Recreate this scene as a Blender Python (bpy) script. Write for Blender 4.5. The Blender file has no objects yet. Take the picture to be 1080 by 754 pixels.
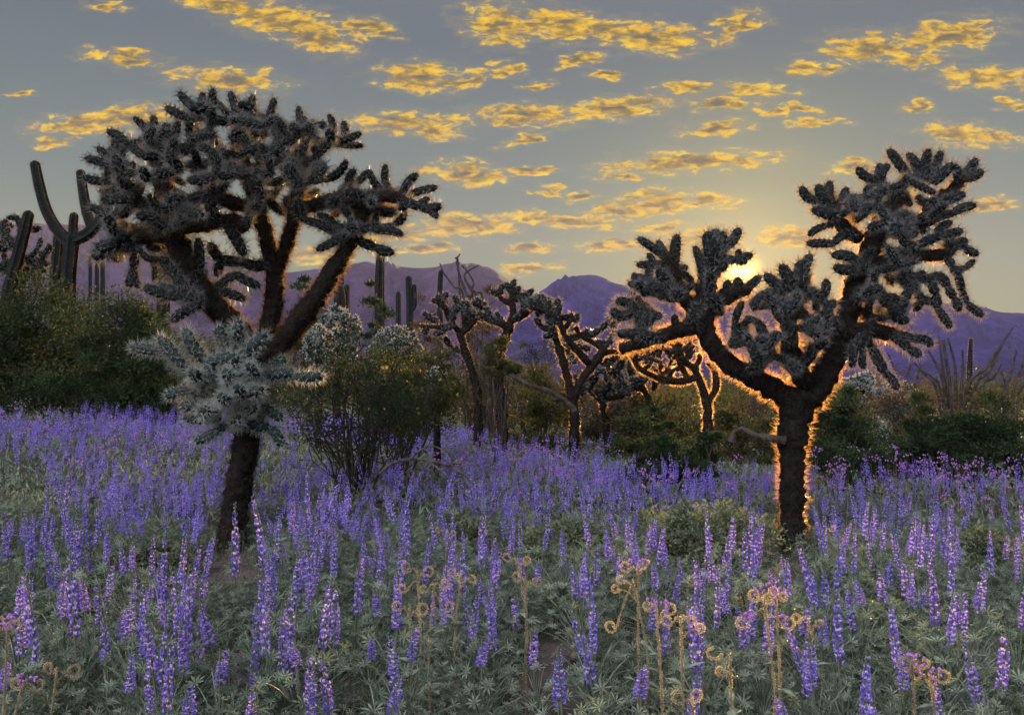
import bpy, math, random
import numpy as np
from mathutils import Vector, Matrix

random.seed(7)
R = np.random.default_rng(7)
scene = bpy.context.scene
COL = scene.collection

# ------------------------------------------------------------------ camera
F = 1000.0            # focal length in photo pixels (photo 1080 wide)
CAM_H = 1.15          # eye height
PITCH = math.atan(23 / 1000)
cam_d = bpy.data.cameras.new('camera')
cam = bpy.data.objects.new('camera', cam_d)
COL.objects.link(cam)
cam_d.sensor_width = 36
cam_d.lens = F / 1080 * 36
cam_d.clip_start = 0.05
cam_d.clip_end = 20000
cam.location = (0, 0, CAM_H)
cam.rotation_euler = (math.pi / 2 + PITCH, 0, 0)
scene.camera = cam
CP, SP = math.cos(PITCH), math.sin(PITCH)


def P(px, py, D):
    """the point at depth D (metres along +Y) seen at photo pixel px, py"""
    x = (px - 540) / F
    y = (377 - py) / F
    d = np.array([x, CP - y * SP, SP + y * CP])
    d = d * (D / d[1])
    return d + np.array([0, 0, CAM_H])


# ------------------------------------------------------------------ light
SUN_PX, SUN_PY = 782, 286
sd = P(SUN_PX, SUN_PY, 1.0) - np.array([0, 0, CAM_H])
sd /= np.linalg.norm(sd)
SUN_EL = math.asin(sd[2])
SUN_AZ = math.atan2(sd[0], sd[1])
scene.view_settings.view_transform = 'Standard'
scene.view_settings.look = 'None'
scene.view_settings.exposure = 1.55
scene.view_settings.gamma = 1.0
scene.view_settings.use_curve_mapping = False

sun_d = bpy.data.lights.new('sun', 'SUN')
sun_d.energy = 5.0
sun_d.color = (1.0, 0.66, 0.27)
sun_d.angle = math.radians(0.6)
sun = bpy.data.objects.new('sun', sun_d)
sun.rotation_euler = Vector(sd).to_track_quat('Z', 'Y').to_euler()
COL.objects.link(sun)

scene.cycles.use_denoising = True
scene.cycles.max_bounces = 6
scene.cycles.diffuse_bounces = 3
scene.cycles.glossy_bounces = 2
scene.cycles.transmission_bounces = 4
scene.cycles.transparent_max_bounces = 8
scene.cycles.volume_bounces = 0
scene.cycles.sample_clamp_indirect = 4

world = bpy.data.worlds.new('World')
scene.world = world
world.use_nodes = True
wt = world.node_tree
wt.nodes.clear()


class NT:
    """tiny helper to write node graphs"""

    def __init__(s, tree):
        s.t = tree

    def n(s, kind, **kw):
        nd = s.t.nodes.new(kind)
        for k, v in kw.items():
            setattr(nd, k, v)
        return nd

    def put(s, sock, v):
        if isinstance(v, bpy.types.NodeSocket):
            s.t.links.new(v, sock)
        else:
            sock.default_value = v

    def math(s, op, a, b=0.0, clamp=False):
        nd = s.n('ShaderNodeMath', operation=op, use_clamp=clamp)
        s.put(nd.inputs[0], a)
        s.put(nd.inputs[1], b)
        return nd.outputs[0]

    def vmath(s, op, a, b=(0, 0, 0)):
        nd = s.n('ShaderNodeVectorMath', operation=op)
        s.put(nd.inputs[0], a)
        s.put(nd.inputs[1], b)
        return nd.outputs['Value'] if op in ('DOT_PRODUCT', 'LENGTH', 'DISTANCE') else nd.outputs[0]

    def rng(s, v, a, b, c=0.0, d=1.0, smooth=True):
        nd = s.n('ShaderNodeMapRange', interpolation_type='SMOOTHSTEP' if smooth else 'LINEAR')
        for i, q in enumerate((v, a, b, c, d)):
            s.put(nd.inputs[i], q)
        return nd.outputs[0]

    def mix(s, f, a, b, blend='MIX'):
        nd = s.n('ShaderNodeMix', data_type='RGBA', blend_type=blend)
        s.put(nd.inputs[0], f)
        s.put(nd.inputs[6], a)
        s.put(nd.inputs[7], b)
        return nd.outputs[2]

    def noise(s, vec, scale, detail=4.0, rough=0.55, dist=0.0):
        nd = s.n('ShaderNodeTexNoise')
        if vec is not None:
            s.put(nd.inputs['Vector'], vec)
        nd.inputs['Scale'].default_value = scale
        nd.inputs['Detail'].default_value = detail
        nd.inputs['Roughness'].default_value = rough
        nd.inputs['Distortion'].default_value = dist
        return nd

    def ramp(s, f, stops):
        nd = s.n('ShaderNodeValToRGB')
        e = nd.color_ramp.elements
        while len(e) < len(stops):
            e.new(0.5)
        for el, (p, c) in zip(e, stops):
            el.position = p
            el.color = (*c, 1)
        s.put(nd.inputs[0], f)
        return nd.outputs[0]


w = NT(wt)
dirv = w.n('ShaderNodeTexCoord').outputs['Generated']
sep = w.n('ShaderNodeSeparateXYZ')
w.put(sep.inputs[0], dirv)
dx, dy, dz = sep.outputs
dyp = w.math('MAXIMUM', dy, 0.05)
u = w.math('DIVIDE', dx, dyp)
v = w.math('DIVIDE', dz, dyp)
front = w.rng(dy, 0.05, 0.3)
# clear sky of a low sun
sky = w.n('ShaderNodeTexSky', sky_type='NISHITA', sun_disc=False)
sky.sun_elevation = SUN_EL
sky.sun_rotation = SUN_AZ
sky.air_density = 1.2
sky.dust_density = 2.0
sky_c = w.mix(1.0, sky.outputs[0], (0.05, 0.05, 0.05, 1), 'MULTIPLY')
# grey evening veil over it: height gradient, paler and yellower low down
veil = w.ramp(w.math('MULTIPLY', w.math('MAXIMUM', dz, 0.0), 1.0), [
    (0.00, (0.29, 0.31, 0.10)), (0.09, (0.205, 0.270, 0.150)), (0.20, (0.145, 0.208, 0.190)),
    (0.34, (0.104, 0.148, 0.180)), (1.0, (0.30, 0.35, 0.42))])
sdot = w.math('MAXIMUM', w.vmath('DOT_PRODUCT', dirv, tuple(float(q) for q in sd)), 0.0)
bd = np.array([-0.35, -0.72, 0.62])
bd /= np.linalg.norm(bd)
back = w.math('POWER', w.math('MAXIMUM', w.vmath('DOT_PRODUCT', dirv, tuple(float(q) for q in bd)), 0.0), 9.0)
# unseen bright sky lobe added behind the camera to fill the backlit foreground
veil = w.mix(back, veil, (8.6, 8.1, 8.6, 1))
veil = w.mix(w.rng(w.math('POWER', sdot, 70.0), 0.0, 1.0, 0.0, 0.36), veil, (0.48, 0.48, 0.15, 1))
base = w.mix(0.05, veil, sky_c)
glow1 = w.math('MULTIPLY', w.math('POWER', sdot, 420.0), 0.34)
glow2 = w.math('MULTIPLY', w.math('POWER', sdot, 16000.0), 10.0)
# clouds: ellipses in direction space with broken edges
uv = w.n('ShaderNodeCombineXYZ')
w.put(uv.inputs[0], u)
w.put(uv.inputs[1], v)
uv = uv.outputs[0]
stretch = w.vmath('MULTIPLY', uv, (1.0, 2.7, 1.0))
nz1 = w.noise(stretch, 34.0, 2.0, 0.5)
warp = w.vmath('MULTIPLY', w.vmath('SUBTRACT', nz1.outputs['Color'], (0.5, 0.5, 0.5)), (0.070, 0.020, 0.0))
uvw = w.vmath('ADD', uv, warp)
CLOUDS = [(235, 2, 55, 10, 8), (290, 18, 62, 19, 10), (335, 38, 42, 17, 12), (385, 26, 36, 10, 8), (125, 58, 44, 8, 2),
          (238, 82, 62, 13, 5), (85, 130, 58, 11, -4), (140, 122, 55, 14, -6), (440, 80, 46, 17, 4), (492, 82, 30, 8, -12),
          (530, 72, 20, 9, 0), (525, 22, 42, 22, 6), (590, 22, 55, 18, 4), (690, 36, 52, 18, 6), (640, 30, 40, 14, 4),
          (775, 26, 34, 13, -25), (430, 128, 66, 12, 2), (455, 138, 30, 9, 6), (555, 120, 55, 13, 0), (650, 113, 66, 11, -6),
          (556, 146, 24, 7, -10), (490, 182, 44, 13, 4), (800, 95, 40, 9, 4), (765, 108, 34, 8, 0), (835, 115, 38, 6, 0),
          (862, 128, 40, 5, -3), (755, 133, 38, 9, -4), (735, 170, 98, 11, -2), (655, 184, 26, 6, 0), (690, 213, 46, 14, -5),
          (745, 212, 40, 8, 0), (650, 222, 34, 9, 0), (590, 232, 62, 9, 4), (640, 258, 40, 8, 0), (490, 238, 60, 13, 0),
          (560, 262, 26, 6, 0), (556, 284, 40, 7, -4), (915, 48, 52, 15, -4), (1005, 35, 56, 18, -8), (1045, 80, 52, 14, 4),
          (965, 62, 30, 8, -6), (900, 175, 34, 7, -6), (1025, 143, 58, 13, 8), (1050, 215, 32, 8, 0), (968, 110, 18, 6, 0),
          (830, 250, 30, 12, 4), (745, 252, 44, 9, 0), (612, 62, 28, 7, -10), (570, 88, 20, 5, 0), (725, 92, 30, 7, 0),
          (330, 268, 52, 9, 0), (450, 262, 34, 6, 0), (420, 250, 40, 8, 0), (110, 3, 24, 5, 0), (640, 78, 22, 5, 0),
          (560, 178, 24, 5, 0), (610, 205, 22, 5, 0), (700, 240, 30, 6, 0), (20, 98, 14, 4, 0), (50, 150, 24, 5, 0),
          (860, 72, 30, 7, 0), (580, 200, 20, 5, 0), (1070, 110, 20, 7, 0), (960, 200, 24, 5, 0), (705, 262, 26, 4, 0)]
acc = None
for (cx, cy, a, b, tilt) in CLOUDS:
    mp = w.n('ShaderNodeMapping', vector_type='TEXTURE')
    w.put(mp.inputs[0], uvw)
    mp.inputs['Location'].default_value = ((cx - 540) / F, (400 - cy) / F, 0)
    mp.inputs['Rotation'].default_value = (0, 0, math.radians(-tilt))
    mp.inputs['Scale'].default_value = (a * 1.05 / F, b * 1.12 / F, 1)
    e = w.math('SUBTRACT', 1.0, w.vmath('LENGTH', mp.outputs[0]))
    acc = e if acc is None else w.math('MAXIMUM', acc, e)
fine = w.noise(stretch, 48.0, 9.0, 0.68, 0.5).outputs[0]
ragged = w.math('MULTIPLY', w.math('SUBTRACT', fine, 0.5), 3.0)
dens = w.math('ADD', acc, ragged)
mask = w.math('MULTIPLY', w.rng(dens, 0.0, 0.55), w.math('MULTIPLY', front, w.rng(acc, -0.25, 0.05)))
shade_n = w.noise(w.vmath('ADD', stretch, (0.0, 0.02, 0.3)), 46.0, 7.0, 0.66, 0.6).outputs[0]
tone = w.math('ADD', w.math('MULTIPLY', acc, 0.9), w.math('MULTIPLY', w.math('SUBTRACT', shade_n, 0.5), 3.0))
cl = w.ramp(w.rng(tone, -0.60, 1.02, 0.0, 1.0, False), [(0.0, (1.0, 0.80, 0.12)), (0.28, (1.0, 0.67, 0.0)), (0.54, (0.88, 0.50, 0.0)), (0.78, (0.33, 0.21, 0.02)), (1.0, (0.12, 0.11, 0.075))])
wisp = w.math('MULTIPLY', w.math('MULTIPLY', w.rng(w.math('ADD', acc, w.math('MULTIPLY', ragged, 0.75)), -0.5, 0.35), 0.12), w.math('MULTIPLY', front, w.rng(acc, -0.7, -0.1)))
mask = w.math('MAXIMUM', mask, wisp)
mask = w.math('MULTIPLY', mask, 0.93)
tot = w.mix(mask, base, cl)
sunc = w.n('ShaderNodeMix', data_type='RGBA', blend_type='MIX')
g1 = w.mix(1.0, (1.0, 0.82, 0.36, 1), w.n('ShaderNodeCombineXYZ').outputs[0], 'MULTIPLY')
gv = w.n('ShaderNodeVectorMath', operation='SCALE')
gv.inputs[0].default_value = (1.0, 0.56, 0.09)
w.put(gv.inputs['Scale'], w.math('ADD', glow1, glow2))
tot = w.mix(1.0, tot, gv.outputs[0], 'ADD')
for nd in (sunc,):
    wt.nodes.remove(nd)
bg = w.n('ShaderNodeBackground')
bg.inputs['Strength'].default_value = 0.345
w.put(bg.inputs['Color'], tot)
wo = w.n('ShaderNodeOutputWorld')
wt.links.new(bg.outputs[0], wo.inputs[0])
world.cycles.sampling_method = 'MANUAL'
world.cycles.sample_map_resolution = 1024


# ------------------------------------------------------------------ materials
def mat(name, c1, c2=None, scale=8.0, rough=0.75, trans=0.0, tcol=None, spec=0.06, bump=0.0, detail=4.0, per_obj=0.0, bdist=0.02, refr=0.0, rcol=(1.0, 0.80, 0.45)):
    m = bpy.data.materials.new(name)
    m.use_nodes = True
    t = NT(m.node_tree)
    m.node_tree.nodes.clear()
    pb = t.n('ShaderNodeBsdfPrincipled')
    pb.inputs['Roughness'].default_value = rough
    pb.inputs['Specular IOR Level'].default_value = spec
    tc = t.n('ShaderNodeTexCoord').outputs['Object']
    nz = t.noise(tc, scale, detail, 0.6)
    c2 = c2 or tuple(q * 0.6 for q in c1)
    colr = t.mix(t.rng(nz.outputs[0], 0.35, 0.65), (*c1, 1), (*c2, 1))
    if per_obj:
        oi = t.n('ShaderNodeObjectInfo')
        hs = t.n('ShaderNodeHueSaturation')
        t.put(hs.inputs['Value'], t.rng(oi.outputs['Random'], 0, 1, 1 - per_obj, 1 + per_obj, False))
        t.put(hs.inputs['Hue'], t.rng(oi.outputs['Random'], 0, 1, 0.488, 0.512, False))
        t.put(hs.inputs['Color'], colr)
        colr = hs.outputs[0]
    t.put(pb.inputs['Base Color'], colr)
    if bump:
        bp = t.n('ShaderNodeBump')
        bp.inputs['Strength'].default_value = bump
        bp.inputs['Distance'].default_value = bdist
        t.put(bp.inputs['Height'], nz.outputs[0])
        t.put(pb.inputs['Normal'], bp.outputs[0])
    out = t.n('ShaderNodeOutputMaterial')
    sh = pb.outputs[0]
    if trans:
        tr = t.n('ShaderNodeBsdfTranslucent')
        if tcol:
            tr.inputs['Color'].default_value = (*tcol, 1)
        else:
            t.put(tr.inputs['Color'], colr)
        mx = t.n('ShaderNodeMixShader')
        mx.inputs[0].default_value = trans
        m.node_tree.links.new(sh, mx.inputs[1])
        m.node_tree.links.new(tr.outputs[0], mx.inputs[2])
        sh = mx.outputs[0]
    if refr:
        rf = t.n('ShaderNodeBsdfRefraction')
        rf.inputs['Color'].default_value = (*rcol, 1)
        rf.inputs['Roughness'].default_value = 0.95
        rf.inputs['IOR'].default_value = 1.22
        mx = t.n('ShaderNodeMixShader')
        mx.inputs[0].default_value = refr
        m.node_tree.links.new(sh, mx.inputs[1])
        m.node_tree.links.new(rf.outputs[0], mx.inputs[2])
        sh = mx.outputs[0]
    m.node_tree.links.new(sh, out.inputs[0])
    return m


M = {}
M['soil'] = mat('desert_soil', (0.10, 0.08, 0.08), (0.03, 0.025, 0.025), 3.0, 0.95, bump=0.6, detail=8)
M['rock'] = mat('rock', (0.17, 0.13, 0.14), (0.08, 0.06, 0.065), 9.0, 0.9, bump=0.6, detail=8)
M['mount'] = mat('violet_haze_tinted_rock', (0.070, 0.038, 0.100), (0.026, 0.015, 0.050), 0.02, 0.95, detail=10, bump=1.0, bdist=40.0)  # violet of the evening haze put into the rock colour
M['mount_blue'] = mat('blue_haze_tinted_rock', (0.044, 0.034, 0.175), (0.018, 0.013, 0.085), 0.02, 0.95, detail=10, bump=1.0, bdist=40.0)  # bluer version, haze tint likewise put into the rock colour
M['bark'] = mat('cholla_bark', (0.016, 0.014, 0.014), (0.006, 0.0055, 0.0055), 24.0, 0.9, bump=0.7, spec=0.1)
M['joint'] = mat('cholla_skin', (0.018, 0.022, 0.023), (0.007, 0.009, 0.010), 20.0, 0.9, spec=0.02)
M['joint_pale'] = mat('pale_cholla_skin', (0.034, 0.050, 0.052), (0.016, 0.024, 0.027), 20.0, 0.9, spec=0.02)
M['spine'] = mat('straw_spines', (0.20, 0.22, 0.245), (0.075, 0.083, 0.095), 60.0, 0.35, 0.30, (0.76, 0.73, 0.66), spec=0.1, refr=0.13, rcol=(0.92, 0.74, 0.52))
M['spine_pale'] = mat('white_spines', (0.36, 0.43, 0.46), (0.20, 0.25, 0.27), 60.0, 0.4, 0.40, (0.9, 0.84, 0.68), spec=0.15, refr=0.13, rcol=(0.92, 0.74, 0.52))
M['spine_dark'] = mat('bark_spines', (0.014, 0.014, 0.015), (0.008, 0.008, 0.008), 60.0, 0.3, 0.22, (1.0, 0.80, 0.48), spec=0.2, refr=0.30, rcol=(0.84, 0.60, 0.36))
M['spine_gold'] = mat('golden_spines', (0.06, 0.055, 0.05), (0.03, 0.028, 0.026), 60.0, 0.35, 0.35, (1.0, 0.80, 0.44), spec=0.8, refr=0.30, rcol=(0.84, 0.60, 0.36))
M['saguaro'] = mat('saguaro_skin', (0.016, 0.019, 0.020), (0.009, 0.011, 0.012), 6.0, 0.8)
M['leaf_dark'] = mat('dark_green_leaf', (0.034, 0.054, 0.028), (0.010, 0.017, 0.011), 3.0, 0.6, 0.15, (0.12, 0.16, 0.05))
M['leaf_olive'] = mat('olive_leaf', (0.066, 0.076, 0.036), (0.018, 0.023, 0.014), 3.0, 0.6, 0.2, (0.20, 0.19, 0.05))
M['leaf_grey'] = mat('grey_green_leaf', (0.190, 0.225, 0.145), (0.050, 0.070, 0.048), 14.0, 0.7, 0.3, (0.22, 0.24, 0.12))
M['leaf_lupine'] = mat('lupine_leaf', (0.235, 0.285, 0.225), (0.060, 0.085, 0.070), 14.0, 0.5, 0.25, (0.20, 0.26, 0.12))
M['scrub'] = mat('far_scrub_leaf', (0.060, 0.056, 0.042), (0.020, 0.020, 0.018), 2.0, 0.8, 0.15, (0.2, 0.13, 0.05))
M['twig'] = mat('twig_bark', (0.065, 0.055, 0.05), (0.03, 0.026, 0.024), 12.0, 0.9)
M['twig_grey'] = mat('grey_dead_wood', (0.13, 0.12, 0.125), (0.05, 0.046, 0.05), 24.0, 0.9, bump=0.4)
M['stem'] = mat('lupine_stem', (0.11, 0.13, 0.09), (0.07, 0.085, 0.06), 10.0, 0.7)
M['petal'] = mat('violet_petal', (0.230, 0.180, 0.62), (0.105, 0.080, 0.42), 30.0, 0.5, 0.3, (0.36, 0.22, 0.75), per_obj=0.16)
M['petal_light'] = mat('lilac_petal', (0.48, 0.43, 0.84), (0.31, 0.26, 0.68), 30.0, 0.6, 0.35, (0.60, 0.38, 0.80), per_obj=0.16)
M['petal_pink'] = mat('pale_petal_spot', (0.70, 0.57, 0.80), (0.58, 0.45, 0.74), 30.0, 0.6, 0.3, (0.70, 0.46, 0.62))
M['bud'] = mat('grey_bud', (0.30, 0.32, 0.30), (0.20, 0.21, 0.24), 30.0, 0.7, 0.2)
M['mauve'] = mat('mauve_petal', (0.46, 0.25, 0.62), (0.34, 0.16, 0.50), 30.0, 0.6, 0.3, (0.6, 0.3, 0.6))
M['dry'] = mat('dry_stalk', (0.20, 0.17, 0.12), (0.11, 0.095, 0.07), 30.0, 0.6, 0.25, (0.90, 0.74, 0.46))
M['hair'] = mat('stalk_hair', (0.66, 0.60, 0.48), (0.50, 0.44, 0.34), 60.0, 0.4, 0.55, (1.0, 0.86, 0.52), spec=0.4, refr=0.22, rcol=(0.95, 0.82, 0.6))
M['yellow'] = mat('yellow_petal', (0.62, 0.46, 0.05), (0.50, 0.36, 0.04), 30.0, 0.6, 0.3, (0.7, 0.5, 0.05))


# ------------------------------------------------------------------ geometry helpers
class Geo:
    """triangles collected as numpy blocks: verts, tris, material slots"""

    def __init__(s):
        s.v, s.t, s.m, s.nv = [], [], [], 0

    def add(s, v, t, m=0):
        v = np.asarray(v, dtype=np.float64).reshape(-1, 3)
        t = np.asarray(t, dtype=np.int64).reshape(-1, 3)
        s.v.append(v)
        s.t.append(t + s.nv)
        s.m.append(np.full(len(t), m, dtype=np.int32) if np.isscalar(m) else np.asarray(m, dtype=np.int32))
        s.nv += len(v)
        return s

    def arrays(s):
        if not s.v:
            return np.zeros((0, 3)), np.zeros((0, 3), int), np.zeros(0, int)
        return np.concatenate(s.v), np.concatenate(s.t), np.concatenate(s.m)

    def add_geo(s, arr, mat4=None):
        v, t, m = arr
        if mat4 is not None:
            v = v @ mat4[:3, :3].T + mat4[:3, 3]
        return s.add(v, t, m)


def mesh(name, arr, mats, smooth=False):
    v, t, m = arr.arrays() if isinstance(arr, Geo) else arr
    me = bpy.data.meshes.new(name)
    me.vertices.add(len(v))
    me.vertices.foreach_set('co', np.ascontiguousarray(v, dtype=np.float32).ravel())
    me.loops.add(len(t) * 3)
    me.loops.foreach_set('vertex_index', np.ascontiguousarray(t, dtype=np.int32).ravel())
    me.polygons.add(len(t))
    me.polygons.foreach_set('loop_start', np.arange(0, len(t) * 3, 3, dtype=np.int32))
    me.polygons.foreach_set('material_index', np.ascontiguousarray(m, dtype=np.int32))
    sm = np.full(len(t), bool(smooth)) if not isinstance(smooth, np.ndarray) else smooth
    me.polygons.foreach_set('use_smooth', sm)
    for q in mats:
        me.materials.append(M[q] if isinstance(q, str) else q)
    me.update(calc_edges=True)
    return me


def link(name, me, parent=None, loc=(0, 0, 0)):
    o = bpy.data.objects.new(name, me)
    COL.objects.link(o)
    if parent is not None:
        o.parent = parent
    o.location = loc
    return o


def tag(o, label=None, cat=None, group=None, kind=None):
    for k, q in (('label', label), ('category', cat), ('group', group), ('kind', kind)):
        if q:
            o[k] = q
    return o


def empty(name, loc, label, cat, group=None, rz=0.0):
    o = bpy.data.objects.new(name, None)
    o.empty_display_size = 0.1
    COL.objects.link(o)
    o.location = loc
    o.rotation_euler = (0, 0, rz)
    return tag(o, label, cat, group)


def unit(a):
    a = np.asarray(a, float)
    return a / (np.linalg.norm(a, axis=-1, keepdims=True) + 1e-9)


def frame(d):
    d = unit(d)
    a = np.array([0, 0, 1.0]) if abs(d[2]) < 0.9 else np.array([1.0, 0, 0])
    x = unit(np.cross(a, d))
    return np.stack([x, np.cross(d, x), d], axis=1)


def smooth_path(pts, rad, step):
    """Catmull-Rom resample of a polyline with radii"""
    pts = np.asarray(pts, float)
    rad = np.asarray(rad, float)
    q = np.vstack([2 * pts[0] - pts[1], pts, 2 * pts[-1] - pts[-2]])
    out, ro = [], []
    for i in range(len(pts) - 1):
        p0, p1, p2, p3 = q[i:i + 4]
        n = max(2, int(np.linalg.norm(p2 - p1) / step))
        for k in range(n):
            t = k / n
            out.append(0.5 * ((2 * p1) + (-p0 + p2) * t + (2 * p0 - 5 * p1 + 4 * p2 - p3) * t * t + (-p0 + 3 * p1 - 3 * p2 + p3) * t ** 3))
            ro.append(rad[i] * (1 - t) + rad[i + 1] * t)
    out.append(pts[-1])
    ro.append(rad[-1])
    return np.array(out), np.array(ro)


def tube(pts, rad, nseg=8, bump=0.0, cap=True, ribs=0, rng=None):
    """returns verts, tris, ring normals; diamond bumps like cholla tubercles"""
    pts = np.asarray(pts, float)
    rad = np.asarray(rad, float)
    n = len(pts)
    tan = unit(np.gradient(pts, axis=0))
    X = frame(tan[0])[:, 0]
    vs, ns = [], []
    th = np.arange(nseg) * 2 * math.pi / nseg
    for i in range(n):
        X = unit(X - tan[i] * np.dot(X, tan[i]))
        Y = np.cross(tan[i], X)
        ring = np.cos(th)[:, None] * X + np.sin(th)[:, None] * Y
        r = np.full(nseg, rad[i])
        if bump:
            r = r * (1 + bump * np.where((np.arange(nseg) + i) % 2 == 0, 1.0, -0.5))
            if rng is not None:
                r = r * (1 + bump * 0.5 * rng.normal(size=nseg))
        if ribs:
            r = r * (1 + 0.10 * np.where(np.arange(nseg) % 2 == 0, 1.0, -1.0))
        vs.append(pts[i] + ring * r[:, None])
        ns.append(ring)
    V = np.concatenate(vs)
    N = np.concatenate(ns)
    i = np.arange(n - 1)[:, None] * nseg
    j = np.arange(nseg)[None, :]
    k = (j + 1) % nseg
    a, b, c, d = (i + j).ravel(), (i + k).ravel(), (i + nseg + k).ravel(), (i + nseg + j).ravel()
    T = np.concatenate([np.stack([a, b, c], 1), np.stack([a, c, d], 1)])
    if cap:
        V = np.vstack([V, pts[0] - tan[0] * rad[0] * 0.3, pts[-1] + tan[-1] * rad[-1] * 0.5])
        s, e = len(V) - 2, len(V) - 1
        jj = np.arange(nseg)
        kk = (jj + 1) % nseg
        o = (n - 1) * nseg
        T = np.vstack([T, np.stack([kk, jj, np.full(nseg, s)], 1), np.stack([o + jj, o + kk, np.full(nseg, e)], 1)])
    return V, T, N


def needles(base, direc, length, width, rng):
    """three-sided spines as one block"""
    n = len(base)
    d = unit(direc)
    a = np.where(np.abs(d[:, 2:3]) < 0.9, np.array([[0, 0, 1.0]]), np.array([[1.0, 0, 0]]))
    x = unit(np.cross(a, d))
    y = np.cross(d, x)
    wd = np.broadcast_to(np.asarray(width, float), (n,))[:, None]
    vs = [base + (math.cos(q) * x + math.sin(q) * y) * wd for q in (0.3, 0.3 + 2.094, 0.3 + 4.189)]
    tip = base + d * np.broadcast_to(np.asarray(length, float), (n,))[:, None]
    V = np.stack(vs + [tip], axis=1).reshape(-1, 3)
    o = np.arange(n)[:, None] * 4
    T = np.concatenate([o + np.array([[0, 1, 3]]), o + np.array([[1, 2, 3]]), o + np.array([[2, 0, 3]])])
    return V, T


def spread(nrm, axis, amount, tipward, rng):
    return unit(nrm + rng.normal(size=nrm.shape) * amount + np.asarray(axis) * tipward)


def leaf_block(c, d, n, length, width, rng, fold=0.25):
    """rhombic leaves: centre base c, direction d, side from n"""
    d = unit(d)
    s = unit(np.cross(d, n))
    up = np.cross(s, d)
    L = np.broadcast_to(np.asarray(length, float), (len(c),))[:, None]
    Wd = np.broadcast_to(np.asarray(width, float), (len(c),))[:, None]
    mid = c + d * L * 0.55
    V = np.stack([c, mid + s * Wd * 0.5 + up * Wd * fold, c + d * L, mid - s * Wd * 0.5 + up * Wd * fold], 1).reshape(-1, 3)
    o = np.arange(len(c))[:, None] * 4
    T = np.concatenate([o + np.array([[0, 1, 2]]), o + np.array([[0, 2, 3]])])
    return V, T


# ------------------------------------------------------------------ terrain
def sstep(a, b, x):
    t = np.clip((x - a) / (b - a), 0, 1)
    return t * t * (3 - 2 * t)


def gz(x, y):
    x = np.asarray(x, float)
    y = np.asarray(y, float)
    a = x / np.maximum(y, 2.0)
    wl = np.clip((0.06 - a) / 0.5, 0, 1)
    z = wl * 0.055 * np.clip(y - 7, 0, 30)
    z = z + 0.03 * np.sin(x * 1.7 + 0.6 * y) * np.sin(y * 1.3 - 0.4 * x) + 0.02 * np.sin(3.1 * x + 1.0) * np.cos(2.7 * y)
    far = np.clip((y - 45) / 400, 0, 1)
    z = z * (1 - far) - 9.0 * far
    return z


def G(x, y):
    return float(gz(x, y))


ys = np.concatenate([np.linspace(-30, 1, 12), np.linspace(1.5, 14, 90), np.geomspace(14.3, 3600, 90)])
xs_n = np.concatenate([np.linspace(-1, -0.16, 26), np.linspace(-0.15, 0.15, 61), np.linspace(0.16, 1, 26)])
gg = Geo()
vx, vy = [], []
XX = xs_n[None, :] * np.where(ys[:, None] < 60, 60.0, ys[:, None] * 1.0)
XX = np.where(ys[:, None] < 60, np.sign(xs_n)[None, :] * np.abs(xs_n)[None, :] * 60, XX)
YY = np.repeat(ys[:, None], len(xs_n), 1)
ZZ = gz(XX, YY) + 0.012 * R.normal(size=XX.shape) * (YY < 30)
nx = len(xs_n)
V = np.stack([XX, YY, ZZ], -1).reshape(-1, 3)
i, j = np.meshgrid(np.arange(len(ys) - 1), np.arange(nx - 1), indexing='ij')
a = (i * nx + j).ravel()
gg.add(V, np.concatenate([np.stack([a, a + 1, a + nx + 1], 1), np.stack([a, a + nx + 1, a + nx], 1)]))
tag(link('ground', mesh('ground', gg, ['soil'], True)), 'dark stony desert soil under the flowers', kind='structure')


def mountain(profile, D, depth, label, seed, m='mount'):
    rg = np.random.default_rng(seed)
    px = np.arange(profile[0][0], profile[-1][0] + 1, 4.0)
    py = np.interp(px, [q[0] for q in profile], [q[1] for q in profile])
    rough = np.convolve(rg.normal(size=len(px) + 8), np.ones(3) / 3, 'same')[4:-4] * 1.0
    py = py + rough
    rows = 26
    Vv = []
    for k in range(rows):
        f = k / (rows - 1)          # 0 base near the camera .. crest .. back
        fy = f * 1.25
        Dk = D - depth + depth * fy
        hk = (math.sin(min(fy, 1) * math.pi / 2) ** 1.1) if fy <= 1 else 1 - (fy - 1) * 2.4
        crest = np.array([P(a_, b_, D) for a_, b_ in zip(px, py)])
        xk = crest[:, 0] * (Dk / D)
        g_ = np.sin(px * 0.045 + 2.2 * np.sin(px * 0.013) + fy * 1.6) * 0.5 + np.sin(px * 0.11 + 3 * fy) * 0.3 + 0.25 * rg.normal(size=len(px))
        zk = -14 + (crest[:, 2] + 14) * hk * (1 - 0.34 * (0.5 + 0.5 * g_) * (1 if fy < 0.99 else 0) * math.sin(math.pi * min(fy, 1)))
        if abs(fy - 1) < 0.02:
            zk = crest[:, 2]
        Vv.append(np.stack([xk, np.full(len(px), Dk), zk], -1))
    Vv = np.array(Vv)
    n = len(px)
    i, j = np.meshgrid(np.arange(rows - 1), np.arange(n - 1), indexing='ij')
    a = (i * n + j).ravel()
    ge = Geo().add(Vv.reshape(-1, 3), np.concatenate([np.stack([a, a + 1, a + n + 1], 1), np.stack([a, a + n + 1, a + n], 1)]))
    return tag(link('mountains', mesh('mountains', ge, [m], True)), label, kind='structure')


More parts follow.
